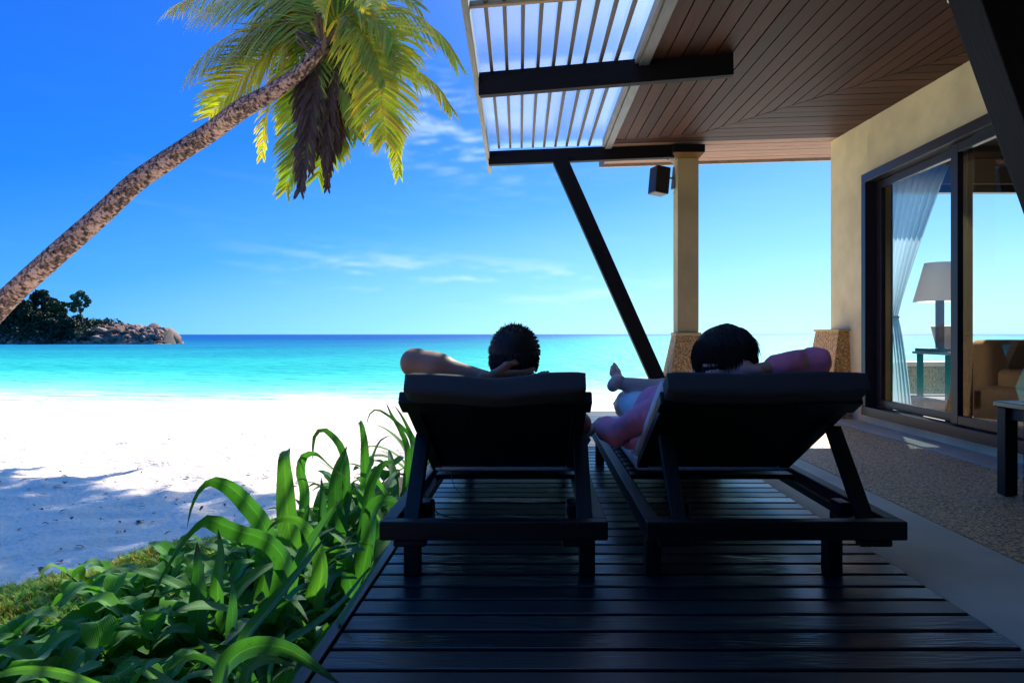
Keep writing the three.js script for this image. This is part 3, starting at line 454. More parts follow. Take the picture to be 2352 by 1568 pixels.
// ---------------------------------------------------------------- people: distance fields meshed into continuous skins
const cap = (a, b, ra, rb) => ({ t: 0, a, b, ra, rb }), ell = (c, r, q) => ({ t: 1, c, r, q: q ? q.clone().invert() : null });
const _p = V(), _q = V();
function dist(o, p) {
  if (o.t) { _q.copy(p).sub(o.c); if (o.q) _q.applyQuaternion(o.q); const k0 = Math.hypot(_q.x / o.r.x, _q.y / o.r.y, _q.z / o.r.z), k1 = Math.hypot(_q.x / (o.r.x * o.r.x), _q.y / (o.r.y * o.r.y), _q.z / (o.r.z * o.r.z)); return k1 < 1e-9 ? -Math.min(o.r.x, o.r.y, o.r.z) : k0 * (k0 - 1) / k1; }
  const bx_ = o.b.x - o.a.x, by = o.b.y - o.a.y, bz = o.b.z - o.a.z, px = p.x - o.a.x, py = p.y - o.a.y, pz = p.z - o.a.z; const h = clamp((px * bx_ + py * by + pz * bz) / (bx_ * bx_ + by * by + bz * bz + 1e-12));
  return Math.hypot(px - bx_ * h, py - by * h, pz - bz * h) - lerp(o.ra, o.rb, h);
}
const smin = (a, b, k) => { const h = Math.max(k - Math.abs(a - b), 0) / k; return Math.min(a, b) - h * h * k * .25; };
function field(prims, k) { return (p) => { let d = 9; for (const o of prims) d = smin(d, dist(o, p), o.k ?? k); return d; }; }
function nets(f, lo, hi, c) {           // surface nets
  const n = [0, 1, 2].map((i) => Math.ceil((hi[i] - lo[i]) / c) + 1), S = n[0] * n[1] * n[2], g = new Float32Array(S), at3 = (i, j, k) => i + n[0] * (j + n[1] * k);
  for (let k = 0; k < n[2]; k++) for (let j = 0; j < n[1]; j++) for (let i = 0; i < n[0]; i++) g[at3(i, j, k)] = f(_p.set(lo[0] + i * c, lo[1] + j * c, lo[2] + k * c));
  const id = new Int32Array(S).fill(-1), pos = [], idx = [];
  for (let k = 0; k < n[2] - 1; k++) for (let j = 0; j < n[1] - 1; j++) for (let i = 0; i < n[0] - 1; i++) {
    let x = 0, y = 0, z = 0, m = 0;
    { const b0 = at3(i, j, k), sx = n[0], sz = n[0] * n[1]; let neg = 0; for (let q = 0; q < 8; q++) neg += g[b0 + (q & 1) + (q & 2 ? sx : 0) + (q & 4 ? sz : 0)] < 0; if (!neg || neg === 8) continue; }
    for (let e = 0; e < 12; e++) { const ax = e >> 2, u = e & 1, v = (e >> 1) & 1; const a = [0, 0, 0], b = [0, 0, 0]; a[(ax + 1) % 3] = b[(ax + 1) % 3] = u; a[(ax + 2) % 3] = b[(ax + 2) % 3] = v; b[ax] = 1; const da = g[at3(i + a[0], j + a[1], k + a[2])], db = g[at3(i + b[0], j + b[1], k + b[2])]; if ((da < 0) === (db < 0)) continue; const t = da / (da - db); x += i + lerp(a[0], b[0], t); y += j + lerp(a[1], b[1], t); z += k + lerp(a[2], b[2], t); m++; }
    if (m) { id[at3(i, j, k)] = pos.length / 3; pos.push(lo[0] + x / m * c, lo[1] + y / m * c, lo[2] + z / m * c); }
  }
  for (let k = 1; k < n[2] - 1; k++) for (let j = 1; j < n[1] - 1; j++) for (let i = 1; i < n[0] - 1; i++) {
    const a = g[at3(i, j, k)] < 0;
    const i0 = at3(i, j, k); if (a === (g[i0 + 1] < 0) && a === (g[i0 + n[0]] < 0) && a === (g[i0 + n[0] * n[1]] < 0)) continue;
    const quad = (b, p, q, r, s) => { if (a === (g[b] < 0)) return; const w = [p, q, r, s].map((v) => id[v]); if (w.some((v) => v < 0)) return; if (a) idx.push(w[0], w[1], w[2], w[0], w[2], w[3]); else idx.push(w[0], w[2], w[1], w[0], w[3], w[2]); };
    quad(at3(i + 1, j, k), at3(i, j - 1, k - 1), at3(i, j, k - 1), at3(i, j, k), at3(i, j - 1, k));
    quad(at3(i, j + 1, k), at3(i - 1, j, k - 1), at3(i - 1, j, k), at3(i, j, k), at3(i, j, k - 1));
    quad(at3(i, j, k + 1), at3(i - 1, j - 1, k), at3(i, j - 1, k), at3(i, j, k), at3(i - 1, j, k));
  }
  const go = new THREE.BufferGeometry(); go.setAttribute('position', new THREE.Float32BufferAttribute(pos, 3)); go.setIndex(idx); go.computeVertexNormals();
  go.setAttribute('uv', new THREE.Float32BufferAttribute(Array.from({ length: pos.length / 3 * 2 }, (_, i) => i % 2 ? pos[3 * (i >> 1) + 1] : pos[3 * (i >> 1)]), 2)); return go;
}
function bounds(prims, pad) { const lo = [9, 9, 9], hi = [-9, -9, -9]; for (const o of prims) for (const [c, r] of o.t ? [[o.c, Math.max(o.r.x, o.r.y, o.r.z)]] : [[o.a, o.ra], [o.b, o.rb]]) ['x', 'y', 'z'].forEach((a, i) => { lo[i] = Math.min(lo[i], c[a] - r - pad); hi[i] = Math.max(hi[i], c[a] + r + pad); }); return [lo, hi]; }
const meshOf = (prims, k, c, clip) => { const f0 = field(prims, k), f = !clip ? f0 : clip.wrinkle ? (p) => f0(p) + clip.wrinkle(p) : (p) => Math.max(f0(p), clip(p)); return nets(f, ...bounds(prims, .02), c); };
// a hand: wrist, direction of the fingers, normal of the back of the hand, thumb side sign, curl in degrees
function handPrims(w, dir, back, side, curl, size = 1, spread = 1) {
  const d = dir.clone().normalize(), s = d.clone().cross(back).normalize().multiplyScalar(side), b = s.clone().cross(d).normalize().multiplyScalar(side), out = [];
  const P = (a, c, e = 0) => w.clone().addScaledVector(d, a * size).addScaledVector(s, c * size).addScaledVector(b, e * size);
  const K = [[.088, .032, .076], [.094, .011, .084], [.089, -.010, .078], [.079, -.030, .060]];
  out.push(cap(P(-.02, 0), P(.03, 0), .024 * size, .022 * size));
  K.forEach(([l, x, fl], i) => { const kn = P(l, x); out.push(cap(P(.015, x * .55), kn, .0135 * size, .0105 * size)); let q = kn, an = 0; const parts = [.45, .30, .25]; parts.forEach((f, j) => { an += curl * [.45, .9, .55][j] * (1 + .08 * i) * R; const dd = d.clone().multiplyScalar(Math.cos(an)).addScaledVector(b, -Math.sin(an)).addScaledVector(s, (1.5 - i) * .06 * spread).normalize(); const e = q.clone().addScaledVector(dd, fl * f * size); const c = cap(q, e, [.0095, .0088, .008][j] * size, [.0088, .008, .0068][j] * size); c.k = .004; out.push(c); q = e; }); });
  const t0 = P(.022, .022), t1 = P(.055, .050, -.012), t2 = P(.085, .058, -.024), t3 = P(.108, .056, -.032); out.push(cap(t0, t1, .015 * size, .011 * size), cap(t1, t2, .0105 * size, .0095 * size), cap(t2, t3, .0095 * size, .0075 * size));
  return out;
}
function headPrims(c, fwd, up, s = 1) {
  const f = fwd.clone().normalize(), r = f.clone().cross(up).normalize(), u = r.clone().cross(f).normalize(), q = new THREE.Quaternion().setFromRotationMatrix(new THREE.Matrix4().makeBasis(r, u, f.clone().negate()));
  const P = (x, y, z) => c.clone().addScaledVector(r, x * s).addScaledVector(u, y * s).addScaledVector(f, z * s), E = (x, y, z, a, b, d) => ell(P(x, y, z), V(a * s, b * s, d * s), q);
  const L = [E(0, .025, -.012, .074, .092, .094), E(0, -.02, .03, .062, .085, .062), cap(P(-.03, -.065, .05), P(.03, -.065, .05), .028 * s, .028 * s), E(0, -.09, .07, .02, .016, .018), E(.035, -.025, .066, .026, .026, .022), E(-.035, -.025, .066, .026, .026, .022), E(0, .035, .078, .055, .012, .016)];
  const nose = cap(P(0, .012, .09), P(0, -.028, .112), .008 * s, .0125 * s); nose.k = .012; L.push(nose); for (const x of [-.012, .012]) { const e = E(x, -.033, .100, .008, .007, .009); e.k = .006; L.push(e); }
  for (const y of [-.056, -.066]) { const e = E(0, y, .092, .023, .0055, .009); e.k = .004; L.push(e); } for (const x of [-.031, .031]) { const e = E(x, .012, .082, .014, .008, .010); e.k = .004; L.push(e); }
  for (const x of [-1, 1]) { const e = E(x * .078, -.005, -.012, .010, .031, .019); e.k = .006; L.push(e); const e2 = E(x * .083, .005, -.020, .006, .026, .012); e2.k = .004; L.push(e2); }
  return { prims: L, P, f, r, u, q, s };
}
// hair: many tapered strands rooted on the scalp, over a close cap
function hairOf(H, o, seed) {
  const r = rngOf(seed), geos = [], s = H.s, pos = [], nor = [];
  const capg = meshOf([ell(H.P(0, .028, -.018), V(.083 * s + o.cap, .096 * s + o.cap, .097 * s + o.cap), H.q), ...(o.extra ? o.extra(H) : [])], .03, .005, (p) => { const v = p.clone().sub(H.P(0, 0, 0)); const z = v.dot(H.f), y = v.dot(H.u); return o.front(y, z) * .8; });
  const strand = (root, dir, len, bend, rad) => { const N = 5; let p = root.clone(), d = dir.clone(); const ring = []; for (let i = 0; i <= N; i++) { const t = i / N, a = d.clone().cross(V(.3, .5, .8)).normalize(), b = d.clone().cross(a).normalize(), k = rad * (1 - .9 * t * t); ring.push([0, 1, 2].map((q) => p.clone().addScaledVector(a, Math.cos(q * 2.094) * k).addScaledVector(b, Math.sin(q * 2.094) * k))); p = p.clone().addScaledVector(d, len / N); d.addScaledVector(bend, 1 / N).normalize(); }
    for (let i = 0; i < N; i++) for (let q = 0; q < 3; q++) { const A = ring[i][q], B = ring[i][(q + 1) % 3], Cc = ring[i + 1][(q + 1) % 3], Dd = ring[i + 1][q]; for (const v of [A, B, Cc, A, Cc, Dd]) pos.push(v.x, v.y, v.z); } };
  for (let i = 0; i < o.n; i++) {
    const th = r() * 2 * Math.PI, cy = r() * 1.75 - .75, sy = Math.sqrt(Math.max(0, 1 - cy * cy)); const l = V(Math.cos(th) * sy, cy, Math.sin(th) * sy); const y = .028 + l.y * .096, z = -.018 + l.z * .097; if (o.front(y * s, z * s) > -.004) continue;
    const root = H.P(l.x * (.083 + o.cap * .8), .028 + l.y * (.096 + o.cap * .8), -.018 + l.z * (.097 + o.cap * .8)); const n = H.r.clone().multiplyScalar(l.x).addScaledVector(H.u, l.y).addScaledVector(H.f, l.z).normalize();
    const [d, b, len] = o.comb(l, n, H, r); strand(root, d.normalize(), len, b, o.rad * (.7 + .6 * r()));
  }
  const g = new THREE.BufferGeometry(); g.setAttribute('position', new THREE.Float32BufferAttribute(pos, 3)); g.computeVertexNormals(); g.setAttribute('uv', new THREE.Float32BufferAttribute(new Float32Array(pos.length / 3 * 2), 2));
  return join([capg, g]);
}
function footPrims(ankle, heel, toe, up) { const d = toe.clone().sub(heel), L = d.length(); d.normalize(); const s = d.clone().cross(up).normalize(), u = s.clone().cross(d).normalize(), P = (a, x, y) => heel.clone().addScaledVector(d, a * L).addScaledVector(s, x).addScaledVector(u, y); const o = [cap(P(.06, 0, .03), P(.12, 0, .03), .030, .030), cap(ankle, P(.22, 0, .06), .036, .034), cap(P(.2, 0, .05), P(.72, .004, .022), .032, .024), cap(P(.5, .02, .025), P(.74, .028, .018), .022, .018), cap(P(.5, -.02, .02), P(.70, -.028, .016), .02, .016)];
  [[.036, .98, .012], [.016, .97, .0095], [.0, .95, .009], [-.015, .91, .0085], [-.03, .86, .008]].forEach(([x, l, r]) => { const c = cap(P(.74, x * .9, .018), P(l, x, .014), r * 1.1, r); c.k = .006; o.push(c); }); return o; }

const skinMan = std([.36, .16, .085], .55, { bumpMap: sandBump, bumpScale: .0006, sheen: .1 }), skinWoman = std([.62, .35, .25], .5), hairMat = std([.008, .0065, .006], .6, { specularIntensity: .5 }), pink = std([.86, .27, .38], .9, { bumpMap: weaveBump, bumpScale: .0006, sheen: .5, sheenColor: C(.6, .3, .5) }), dkTee = std([.05, .055, .065], .9), shorts = std([.10, .11, .10], .9), paleShorts = std([.62, .66, .62], .9);
function person(label, skin, prims, head, extra, clothes, hair, group) {
  const o = prims[0].a.clone(), base = V(o.x, 0, o.z), g = thing('person', label, 'person', base.toArray(), 0, group), mv = (q) => q.translate(-base.x, 0, -base.z);
  const body = mv(join([meshOf(prims, .045, .0105), meshOf(head.prims, .022, .0035), ...extra.map((e) => meshOf(e, .010, .0032))]));
  part('body', body, skin, g); for (const [n, pr, k, m, clip] of clothes) part(n, mv(meshOf(pr, k, .0085, clip)), m, g); part('hair', mv(hair), hairMat, g);
  return g;
}
{ // the man
  const X = -.125, hip = V(X, .385, -2.97), waist = V(X, .415, -2.74), chest = V(X, .49, -2.53), neck = V(X + .035, .555, -2.36);
  const shL = V(X - .165, .535, -2.44), elL = V(-.420, .662, -2.24), wrL = V(-.165, .612, -2.17), shR = V(X + .165, .53, -2.44), elR = V(.165, .40, -2.62), wrR = V(.195, .345, -2.83);
  const hc = V(-.082, .662, -2.30), H = headPrims(hc, V(.05, -.10, -1), V(.02, 1, -.10), .98);
  const torso = [cap(hip, waist, .125, .115), cap(V(X - .06, .40, -2.97), V(X + .06, .40, -2.97), .115, .115), cap(waist, chest, .12, .115), cap(V(X - .08, .485, -2.52), V(X + .08, .485, -2.52), .105, .105), cap(shL, V(X - .07, .52, -2.47), .060, .075), cap(shR, V(X + .07, .52, -2.47), .060, .075)];
  const armL = [cap(shL, elL, .056, .042), cap(elL, V().lerpVectors(elL, wrL, .3), .040, .043), cap(V().lerpVectors(elL, wrL, .3), wrL, .043, .026)], armR = [cap(shR, elR, .054, .040), cap(elR, wrR, .042, .025)];
  const hL = V(X - .09, .385, -3.0), kL = V(X - .11, .43, -3.44), aL = V(X - .10, .325, -3.86), hR = V(X + .09, .385, -3.0), kR = V(X + .12, .41, -3.44), aR = V(X + .10, .325, -3.87);
  const legs = [cap(hL, kL, .088, .058), cap(kL, V().lerpVectors(kL, aL, .3), .055, .058), cap(V().lerpVectors(kL, aL, .3), aL, .058, .036), cap(hR, kR, .088, .058), cap(kR, V().lerpVectors(kR, aR, .3), .055, .058), cap(V().lerpVectors(kR, aR, .3), aR, .058, .036)];
  const hand1 = handPrims(wrL, V(.95, -.10, -.26), V(-.1, -.35, .95), -1, 22), hand2 = handPrims(wrR, V(.25, -.25, -.9), V(.9, .3, .2), 1, 40);
  const f1 = footPrims(aL, V(aL.x, .30, -3.88), V(aL.x - .05, .535, -3.98), V(0, .3, 1)), f2 = footPrims(aR, V(aR.x, .30, -3.89), V(aR.x + .05, .535, -3.99), V(0, .3, 1));
  const grow = (a, d) => a.map((c) => cap(c.a, c.b, c.ra + d, c.rb + d));
  const hair = hairOf(H, { cap: .004, n: 2600, rad: .0019, front: (y, z) => Math.max(z - .062 + Math.max(0, .07 - y) * .9, -(y + .075) - (z < -.03 ? .02 : 0)), comb: (l, n, h, r) => { const d = n.clone().multiplyScalar(.55).addScaledVector(h.u, .35 * l.y).addScaledVector(h.f, .95).add(V(r() - .5, r() - .5, r() - .5).multiplyScalar(.28)); const low = l.y < 0 ? 1 : 0; return [low ? n.clone().multiplyScalar(.35).addScaledVector(h.u, -.9).add(V(r() - .5, 0, r() - .5).multiplyScalar(.5)) : d, h.u.clone().multiplyScalar(-.5).add(V(r() - .5, r() - .5, r() - .5)), low ? .013 + .007 * r() : .014 + .016 * r() * (0.3 + .8 * Math.max(0, l.y))]; } }, 41);
  person('man with short dark hair reclining on the left lounger, one hand behind his head', skinMan, [cap(chest, neck, .11, .062), cap(neck, V().lerpVectors(neck, hc, .8), .056, .055), ...torso, ...armL, ...armR, ...legs], H, [hand1, hand2, f1, f2],
    [['shirt', [...grow(torso, .008), cap(shL, V().lerpVectors(shL, elL, .5), .064, .062), cap(shR, V().lerpVectors(shR, elR, .5), .064, .062)], .045, dkTee, null], ['shorts', [cap(hip, V(X, .43, -2.85), .132, .126), cap(V(X - .06, .40, -2.97), V(X + .06, .40, -2.97), .123, .123), cap(hL, V().lerpVectors(hL, kL, .75), .098, .082), cap(hR, V().lerpVectors(hR, kR, .75), .098, .082)], .03, shorts, null]], hair);
}
{ // the woman
  const X = .655, hip = V(X - .02, .385, -3.0), waist = V(X, .41, -2.76), chest = V(X, .48, -2.55), neck = V(X, .545, -2.36);
  const shR = V(X + .15, .53, -2.44), elR = V(.955, .662, -2.25), wrR = V(.715, .640, -2.17), shL = V(X - .155, .50, -2.47), elL = V(.315, .365, -2.62), wrL = V(.262, .372, -2.82);
  const hc = V(.640, .655, -2.30), H = headPrims(hc, V(-.52, -.05, -.85), V(-.02, 1, -.06), .98);
  const torso = [cap(hip, waist, .115, .098), cap(V(X - .09, .385, -3.0), V(X + .06, .385, -3.0), .112, .112), cap(waist, chest, .10, .10), cap(V(X - .07, .475, -2.54), V(X + .07, .475, -2.54), .09, .09), cap(V(X - .07, .53, -2.64), V(X + .07, .53, -2.64), .058, .058), cap(shR, V(X + .06, .52, -2.47), .048, .065), cap(shL, V(X - .06, .50, -2.47), .048, .065)];
  const armR = [cap(shR, elR, .046, .036), cap(elR, V().lerpVectors(elR, wrR, .35), .036, .035), cap(V().lerpVectors(elR, wrR, .35), wrR, .035, .021)], armL = [cap(shL, elL, .046, .036), cap(elL, V().lerpVectors(elL, wrL, .4), .036, .034), cap(V().lerpVectors(elL, wrL, .4), wrL, .034, .022)];
  // left knee raised, right ankle resting across it
  const hL = V(X - .10, .385, -3.03), kL = V(.475, .405, -3.43), aL = V(.49, .315, -3.82), hR = V(X + .07, .385, -3.03), kR = V(.80, .46, -3.25), aR = V(.405, .512, -3.36);
  const legs = [cap(hL, kL, .085, .055), cap(kL, V().lerpVectors(kL, aL, .35), .052, .053), cap(V().lerpVectors(kL, aL, .35), aL, .053, .031), cap(hR, kR, .085, .055), cap(kR, V().lerpVectors(kR, aR, .35), .052, .053), cap(V().lerpVectors(kR, aR, .35), aR, .053, .031)];
  const hand1 = handPrims(wrR, V(-.95, .06, -.2), V(.05, .25, .95), 1, 16, .9), hand2 = handPrims(wrL, V(-.45, -.45, -.35), V(-.3, .9, .3), 1, 30, .92);
  const f1 = footPrims(aR, at(1394, 891, 3.34), at(1411, 840, 3.50), V(1, .35, .1)), f2 = footPrims(aL, V(.50, .30, -3.80), V(.50, .335, -4.02), V(0, 1, 0));
  const mixp = (a, b, t) => V().lerpVectors(a, b, t), grow = (a, d) => a.map((c) => cap(c.a, c.b, c.ra + d, c.rb + d));
  const sl = [cap(shR, elR, .054, .046), cap(elR, mixp(elR, wrR, .62), .052, .043), cap(shL, elL, .056, .048), cap(elL, mixp(elL, wrL, .30), .048, .043), cap(mixp(elL, wrL, .28), mixp(elL, wrL, .42), .042, .049)];
  const hair = hairOf(H, { cap: .015, n: 3000, rad: .0026, extra: (h) => [ell(h.P(0, -.03, -.035), V(.094, .088, .084), h.q)], front: (y, z) => Math.max(z - .048 + Math.max(0, .05 - y) * .25, -(y + .115)), comb: (l, n, h, r) => { const tan = h.u.clone().multiplyScalar(-1).addScaledVector(n, n.dot(h.u)); return [tan.multiplyScalar(1.0).addScaledVector(n, .12 + .2 * (l.y > .5 ? r() * r() : .1)).addScaledVector(h.f, l.y > .6 ? -.8 : -.1).add(V(r() - .5, r() - .5, r() - .5).multiplyScalar(.16)), h.u.clone().multiplyScalar(-.9).addScaledVector(n, -.65), .045 + .05 * r()]; } }, 43);
  person('woman with dark bobbed hair and pink shirt reclining on the right lounger', skinWoman, [cap(chest, neck, .095, .05), cap(neck, mixp(neck, hc, .8), .047, .048), ...torso, ...armR, ...armL, ...legs], H, [hand1, hand2, f1, f2],
    [['shirt', [...grow(torso, .012), ...sl, cap(V(X - .08, .40, -3.02), V(X + .06, .40, -3.02), .125, .125), cap(V(.50, .37, -2.92), V(.40, .315, -2.80), .075, .05)], .03, pink, { wrinkle: (p) => (noise(p.x * 30 + p.z * 12 + 50, p.y * 30 + p.z * 34 + 50) - .5) * .012 + (noise(p.x * 70 + 9, p.y * 60 + p.z * 60 + 50) - .5) * .004 }], ['shorts', [cap(hip, V(X - .01, .40, -2.92), .108, .09), cap(hL, mixp(hL, kL, .82), .094, .072), cap(hR, mixp(hR, kR, .7), .094, .08)], .03, paleShorts, null]], hair);
}

// ---------------------------------------------------------------- coconut palm leaning in from the left
{
  const palm = thing('coconut_palm', 'coconut palm with a long curved leaning trunk arching over the beach', 'palm');
  const K = .76, D0 = 11.2; const Z = (x, y, D = 10.5) => at(404.5 + x * .2803, y * .2803, D * K);
  const tp = [at(-260, 1010, K * (D0 + .6)), at(-120, 840, K * (D0 + .4)), at(5, 697, K * (D0 + .2)), at(130, 583, K * (D0)), at(240, 485, K * (D0)), at(312, 417, K * (D0)), at(384, 367, K * (D0)), at(480, 305, K * (D0 - .1)), at(552, 252, K * (D0 - .6)), at(624, 211, K * (D0 - .9)), at(690, 163, K * (D0 - 1.05)), at(725, 124, K * (D0 - 1.1)), at(747, 80, K * (D0 - .95))];
  const trunk = new THREE.CatmullRomCurve3(tp), N = 150, S = 22, g = new THREE.TubeGeometry(trunk, N, 1, S), p = g.attributes.position, L = trunk.getLength(), uv = g.attributes.uv;
  for (let i = 0; i <= N; i++) { const t = i / N, o = trunk.getPointAt(t); let k = K * lerp(.192, .140, t); if (t > .80) k *= lerp(1, .52, Math.pow((t - .80) / .20, 1.4));
    for (let j = 0; j <= S; j++) { const n = i * (S + 1) + j, a = j / S * 2 * Math.PI; const b = 1 + .04 * (fbm(t * 40, Math.sin(a) * 2 + 5, 3) - .5) + .012 * Math.sin(t * L * 2 * Math.PI * 9) + .05 * (noise(t * 14, Math.cos(a) + 3) - .5); p.setXYZ(n, o.x + (p.getX(n) - o.x) * k * b, o.y + (p.getY(n) - o.y) * k * b, o.z + (p.getZ(n) - o.z) * k * b); uv.setXY(n, j / S, t * L / 1.1); } }
  g.computeVertexNormals();
  part('trunk', g, std([.40, .275, .21], .9, { map: barkMap, bumpMap: barkBump, bumpScale: .006 }), palm);
  const O = trunk.getPointAt(.985);
  const mats = { green: std([.18, .31, .007], 1, { vertexColors: true, transmission: .5, thickness: 0, clearcoat: .12, clearcoatRoughness: .4 }), dead: std([.075, .046, .032], .95, { vertexColors: true }), };
  const r = rngOf(61);
  function frond(pts, o = {}) {
    const c = new THREE.CatmullRomCurve3(pts), len = c.getLength(), pos = [], col = [];
    const yl = (o.yellow ?? .25) * 1.05, tone = (t, j) => { const y = clamp(yl + .35 * (t - .4) + (j - .5) * .25); return [lerp(.72, 4.1, y), lerp(.85, 2.05, y), lerp(.9, .7, y)]; };  // yellowing also brightens sunlit fronds and darkens those inside the crown
    const dead = o.dead, tri = (a, b, d, k) => { for (const v of [a, b, d]) { pos.push(v.x, v.y, v.z); col.push(...k); } };
    const ring = (t, rad) => { const q = c.getPointAt(t), T = c.getTangentAt(t), a = T.clone().cross(V(.2, .9, .3)).normalize(), b = T.clone().cross(a); return [0, 1, 2, 3].map((i) => q.clone().addScaledVector(a, Math.cos(i * Math.PI / 2) * rad).addScaledVector(b, Math.sin(i * Math.PI / 2) * rad)); };
    let pr = null; const rc = dead ? [.9, .8, .75] : [4.6, 2.3, .9];
    for (let i = 0; i <= 16; i++) { const t = i / 16, q = ring(t, K * lerp(.032, .005, Math.pow(t, .6))); if (pr) for (let k = 0; k < 4; k++) { tri(pr[k], pr[(k + 1) % 4], q[(k + 1) % 4], rc); tri(pr[k], q[(k + 1) % 4], q[k], rc); } pr = q; }
    const NL = o.n ?? Math.round(len / K * 23), LL = K * (o.leaf ?? .62) * (o.dead ? 1.2 : 1.1);
    for (let i = 0; i < NL; i++) for (const s of [-1, 1]) {
      const t = clamp((o.from ?? .12) + (1 - (o.from ?? .12)) * ((i + .6 * r()) / NL), 0, .995); if (r() < (o.gap ?? (dead ? .3 : .05))) continue;
      const q = c.getPointAt(t), T = c.getTangentAt(t); const hint = (o.face ?? V(0, .75, .65)).clone(); const nrm = hint.addScaledVector(T, -hint.dot(T)).normalize(), side = T.clone().cross(nrm).normalize().multiplyScalar(s);
      const prof = (.35 + .65 * step(0, .3, t)) * (1 - .55 * step(.6, 1, t)), ll = LL * prof * (.8 + .35 * r()) * (dead ? .8 : 1);
      const d = o.hang ? side.clone().multiplyScalar(.55).addScaledVector(T, .5 + .5 * t + .2 * (r() - .5)).add(V(0, -.75 * o.hang * (1 - .5 * t), 0)).addScaledVector(nrm, .2 * (r() - .5)).normalize() : side.clone().multiplyScalar(dead ? .5 * (.5 + r()) : .95 - .35 * t).addScaledVector(T, .45 + .5 * t + .2 * (r() - .5)).addScaledVector(nrm, .22 + .15 * (r() - .5)).normalize();
      const drop = (o.droop ?? .8) * (.7 + .6 * r()) * (dead ? 2 : 1), w = K * (.0175 + .008 * r()) * (o.w ?? 1); let v = q.clone(), dir = d.clone(), prev = null; const jit = r(), k = tone(t, jit).map((x) => dead ? .55 + .9 * jit : x * (.8 + .4 * r()));
      const tipc = r() < .18 ? [k[0] * 1.9, k[1] * 1.1, k[2]] : k;
      for (let m = 0; m <= 4; m++) { const f = m / 4, wid = w * (m === 0 ? .55 : m === 4 ? .04 : 1 - .25 * f), ss = dir.clone().cross(nrm).normalize(), a = v.clone().addScaledVector(ss, wid), b = v.clone().addScaledVector(ss, -wid); if (prev) { tri(prev[0], prev[1], b, m > 3 ? tipc : k); tri(prev[0], b, a, m > 3 ? tipc : k); } prev = [a, b]; v = v.clone().addScaledVector(dir, ll / 4); dir.addScaledVector(V(0, -1, 0), drop * .25).addScaledVector(V(r() - .5, r() - .5, r() - .5), .10).normalize(); }
    }
    const gg = new THREE.BufferGeometry(); gg.setAttribute('position', new THREE.Float32BufferAttribute(pos, 3)); gg.setAttribute('color', new THREE.Float32BufferAttribute(col, 3)); gg.computeVertexNormals();
    part(dead ? 'dead_frond' : 'frond', gg, dead ? mats.dead : mats.green, palm, dead ? 'withered brown frond hanging straight down' : undefined);
  }
  const F = (list, d0, d1, o) => frond([O.clone(), ...list.map(([x, y], i) => Z(x, y, lerp(10.35 + d0 * .3, 10.4 + d1, (i + 1) / list.length)))], o);
  F([[1030, 120], [700, 190], [420, 300], [230, 440], [100, 590]], 0, .3, { yellow: .20, droop: .5, leaf: .86, hang: 1 });
  F([[1080, 180], [800, 380], [580, 590], [420, 770], [280, 950]], .1, .6, { yellow: .46, droop: .45, leaf: .80, face: V(.3, .5, .9) });
  F([[1100, 120], [1050, 180], [990, 380], [950, 620], [920, 820], [900, 1000]], .5, .9, { yellow: .22, droop: .5, leaf: .66, face: V(-.2, .4, 1) });
  F([[1330, 150], [1560, 380], [1660, 620], [1690, 900], [1710, 1150]], -.4, -.9, { yellow: .52, droop: .45, leaf: .80, face: V(.3, .3, 1), gap: .02 });
  F([[1400, 70], [1620, 130], [1780, 280], [1840, 450], [1860, 560]], -.1, -.5, { yellow: .34, droop: .7, leaf: .72, face: V(.2, .6, .9) });
  F([[1400, 40], [1700, 40], [1950, 120], [2160, 280], [2290, 480]], .2, .8, { yellow: .22, droop: .5, leaf: .74, hang: .9 });
  F([[1350, 150], [1650, 380], [1900, 530], [2090, 660], [2250, 880]], .3, .9, { yellow: .40, droop: .6, leaf: .58, hang: .9 });
  F([[1300, 200], [1370, 520], [1440, 820], [1480, 1130]], .2, .3, { yellow: .05, droop: .5, leaf: .5, face: V(.8, .2, .8) });
  F([[1400, 220], [1640, 650], [1780, 1050], [1830, 1430]], .5, .9, { yellow: .22, droop: .4, leaf: .42, face: V(-.5, .2, 1) });
  F([[1190, 200], [1080, 700], [1020, 1100], [900, 1560]], .1, .2, { yellow: .04, droop: .35, leaf: .60, face: V(-.3, .1, 1) });
  F([[1260, 300], [1270, 760], [1230, 1100], [1160, 1440]], .5, .6, { yellow: .03, droop: .35, leaf: .64, face: V(.3, .1, 1) });
  F([[1280, 260], [1350, 640], [1330, 960], [1310, 1230]], .4, .5, { yellow: .06, droop: .4, leaf: .62, face: V(.4, .1, 1) });
  F([[1050, 330], [880, 560], [780, 780], [725, 1000], [705, 1280]], .7, .9, { yellow: .62, droop: .6, leaf: .38, gap: .25 });
  F([[1080, 130], [820, 200], [620, 330], [500, 470], [400, 650]], .5, 1.2, { yellow: .24, droop: .5, leaf: .72, hang: .9 });
  F([[1150, -40], [800, -150], [400, -90], [120, -20], [-60, 70]], .5, 1.4, { yellow: .26, droop: .5, leaf: .85, hang: 1 });
  F([[1150, -10], [850, -70], [520, -40], [330, 20], [160, 120]], .1, .4, { yellow: .34, droop: .5, leaf: .85, hang: 1 });
  F([[1160, 20], [960, -10], [800, 40], [700, 110], [600, 230]], .2, .5, { yellow: .44, droop: .5, leaf: .62, hang: .8 });
  F([[1280, 0], [1500, -160], [1760, -100], [1980, 60]], .1, .3, { yellow: .36, droop: 1.1, leaf: .7 });
  F([[1260, 0], [1350, -300], [1560, -520], [1850, -560], [2100, -400]], .3, 1, { yellow: .2, leaf: .7 });
  F([[1220, 0], [1150, -350], [950, -600], [650, -640], [400, -480]], .3, .9, { yellow: .2, leaf: .7 });
  F([[1240, 0], [1240, -400], [1300, -760], [1400, -980]], .1, -.4, { yellow: .15, leaf: .7 });
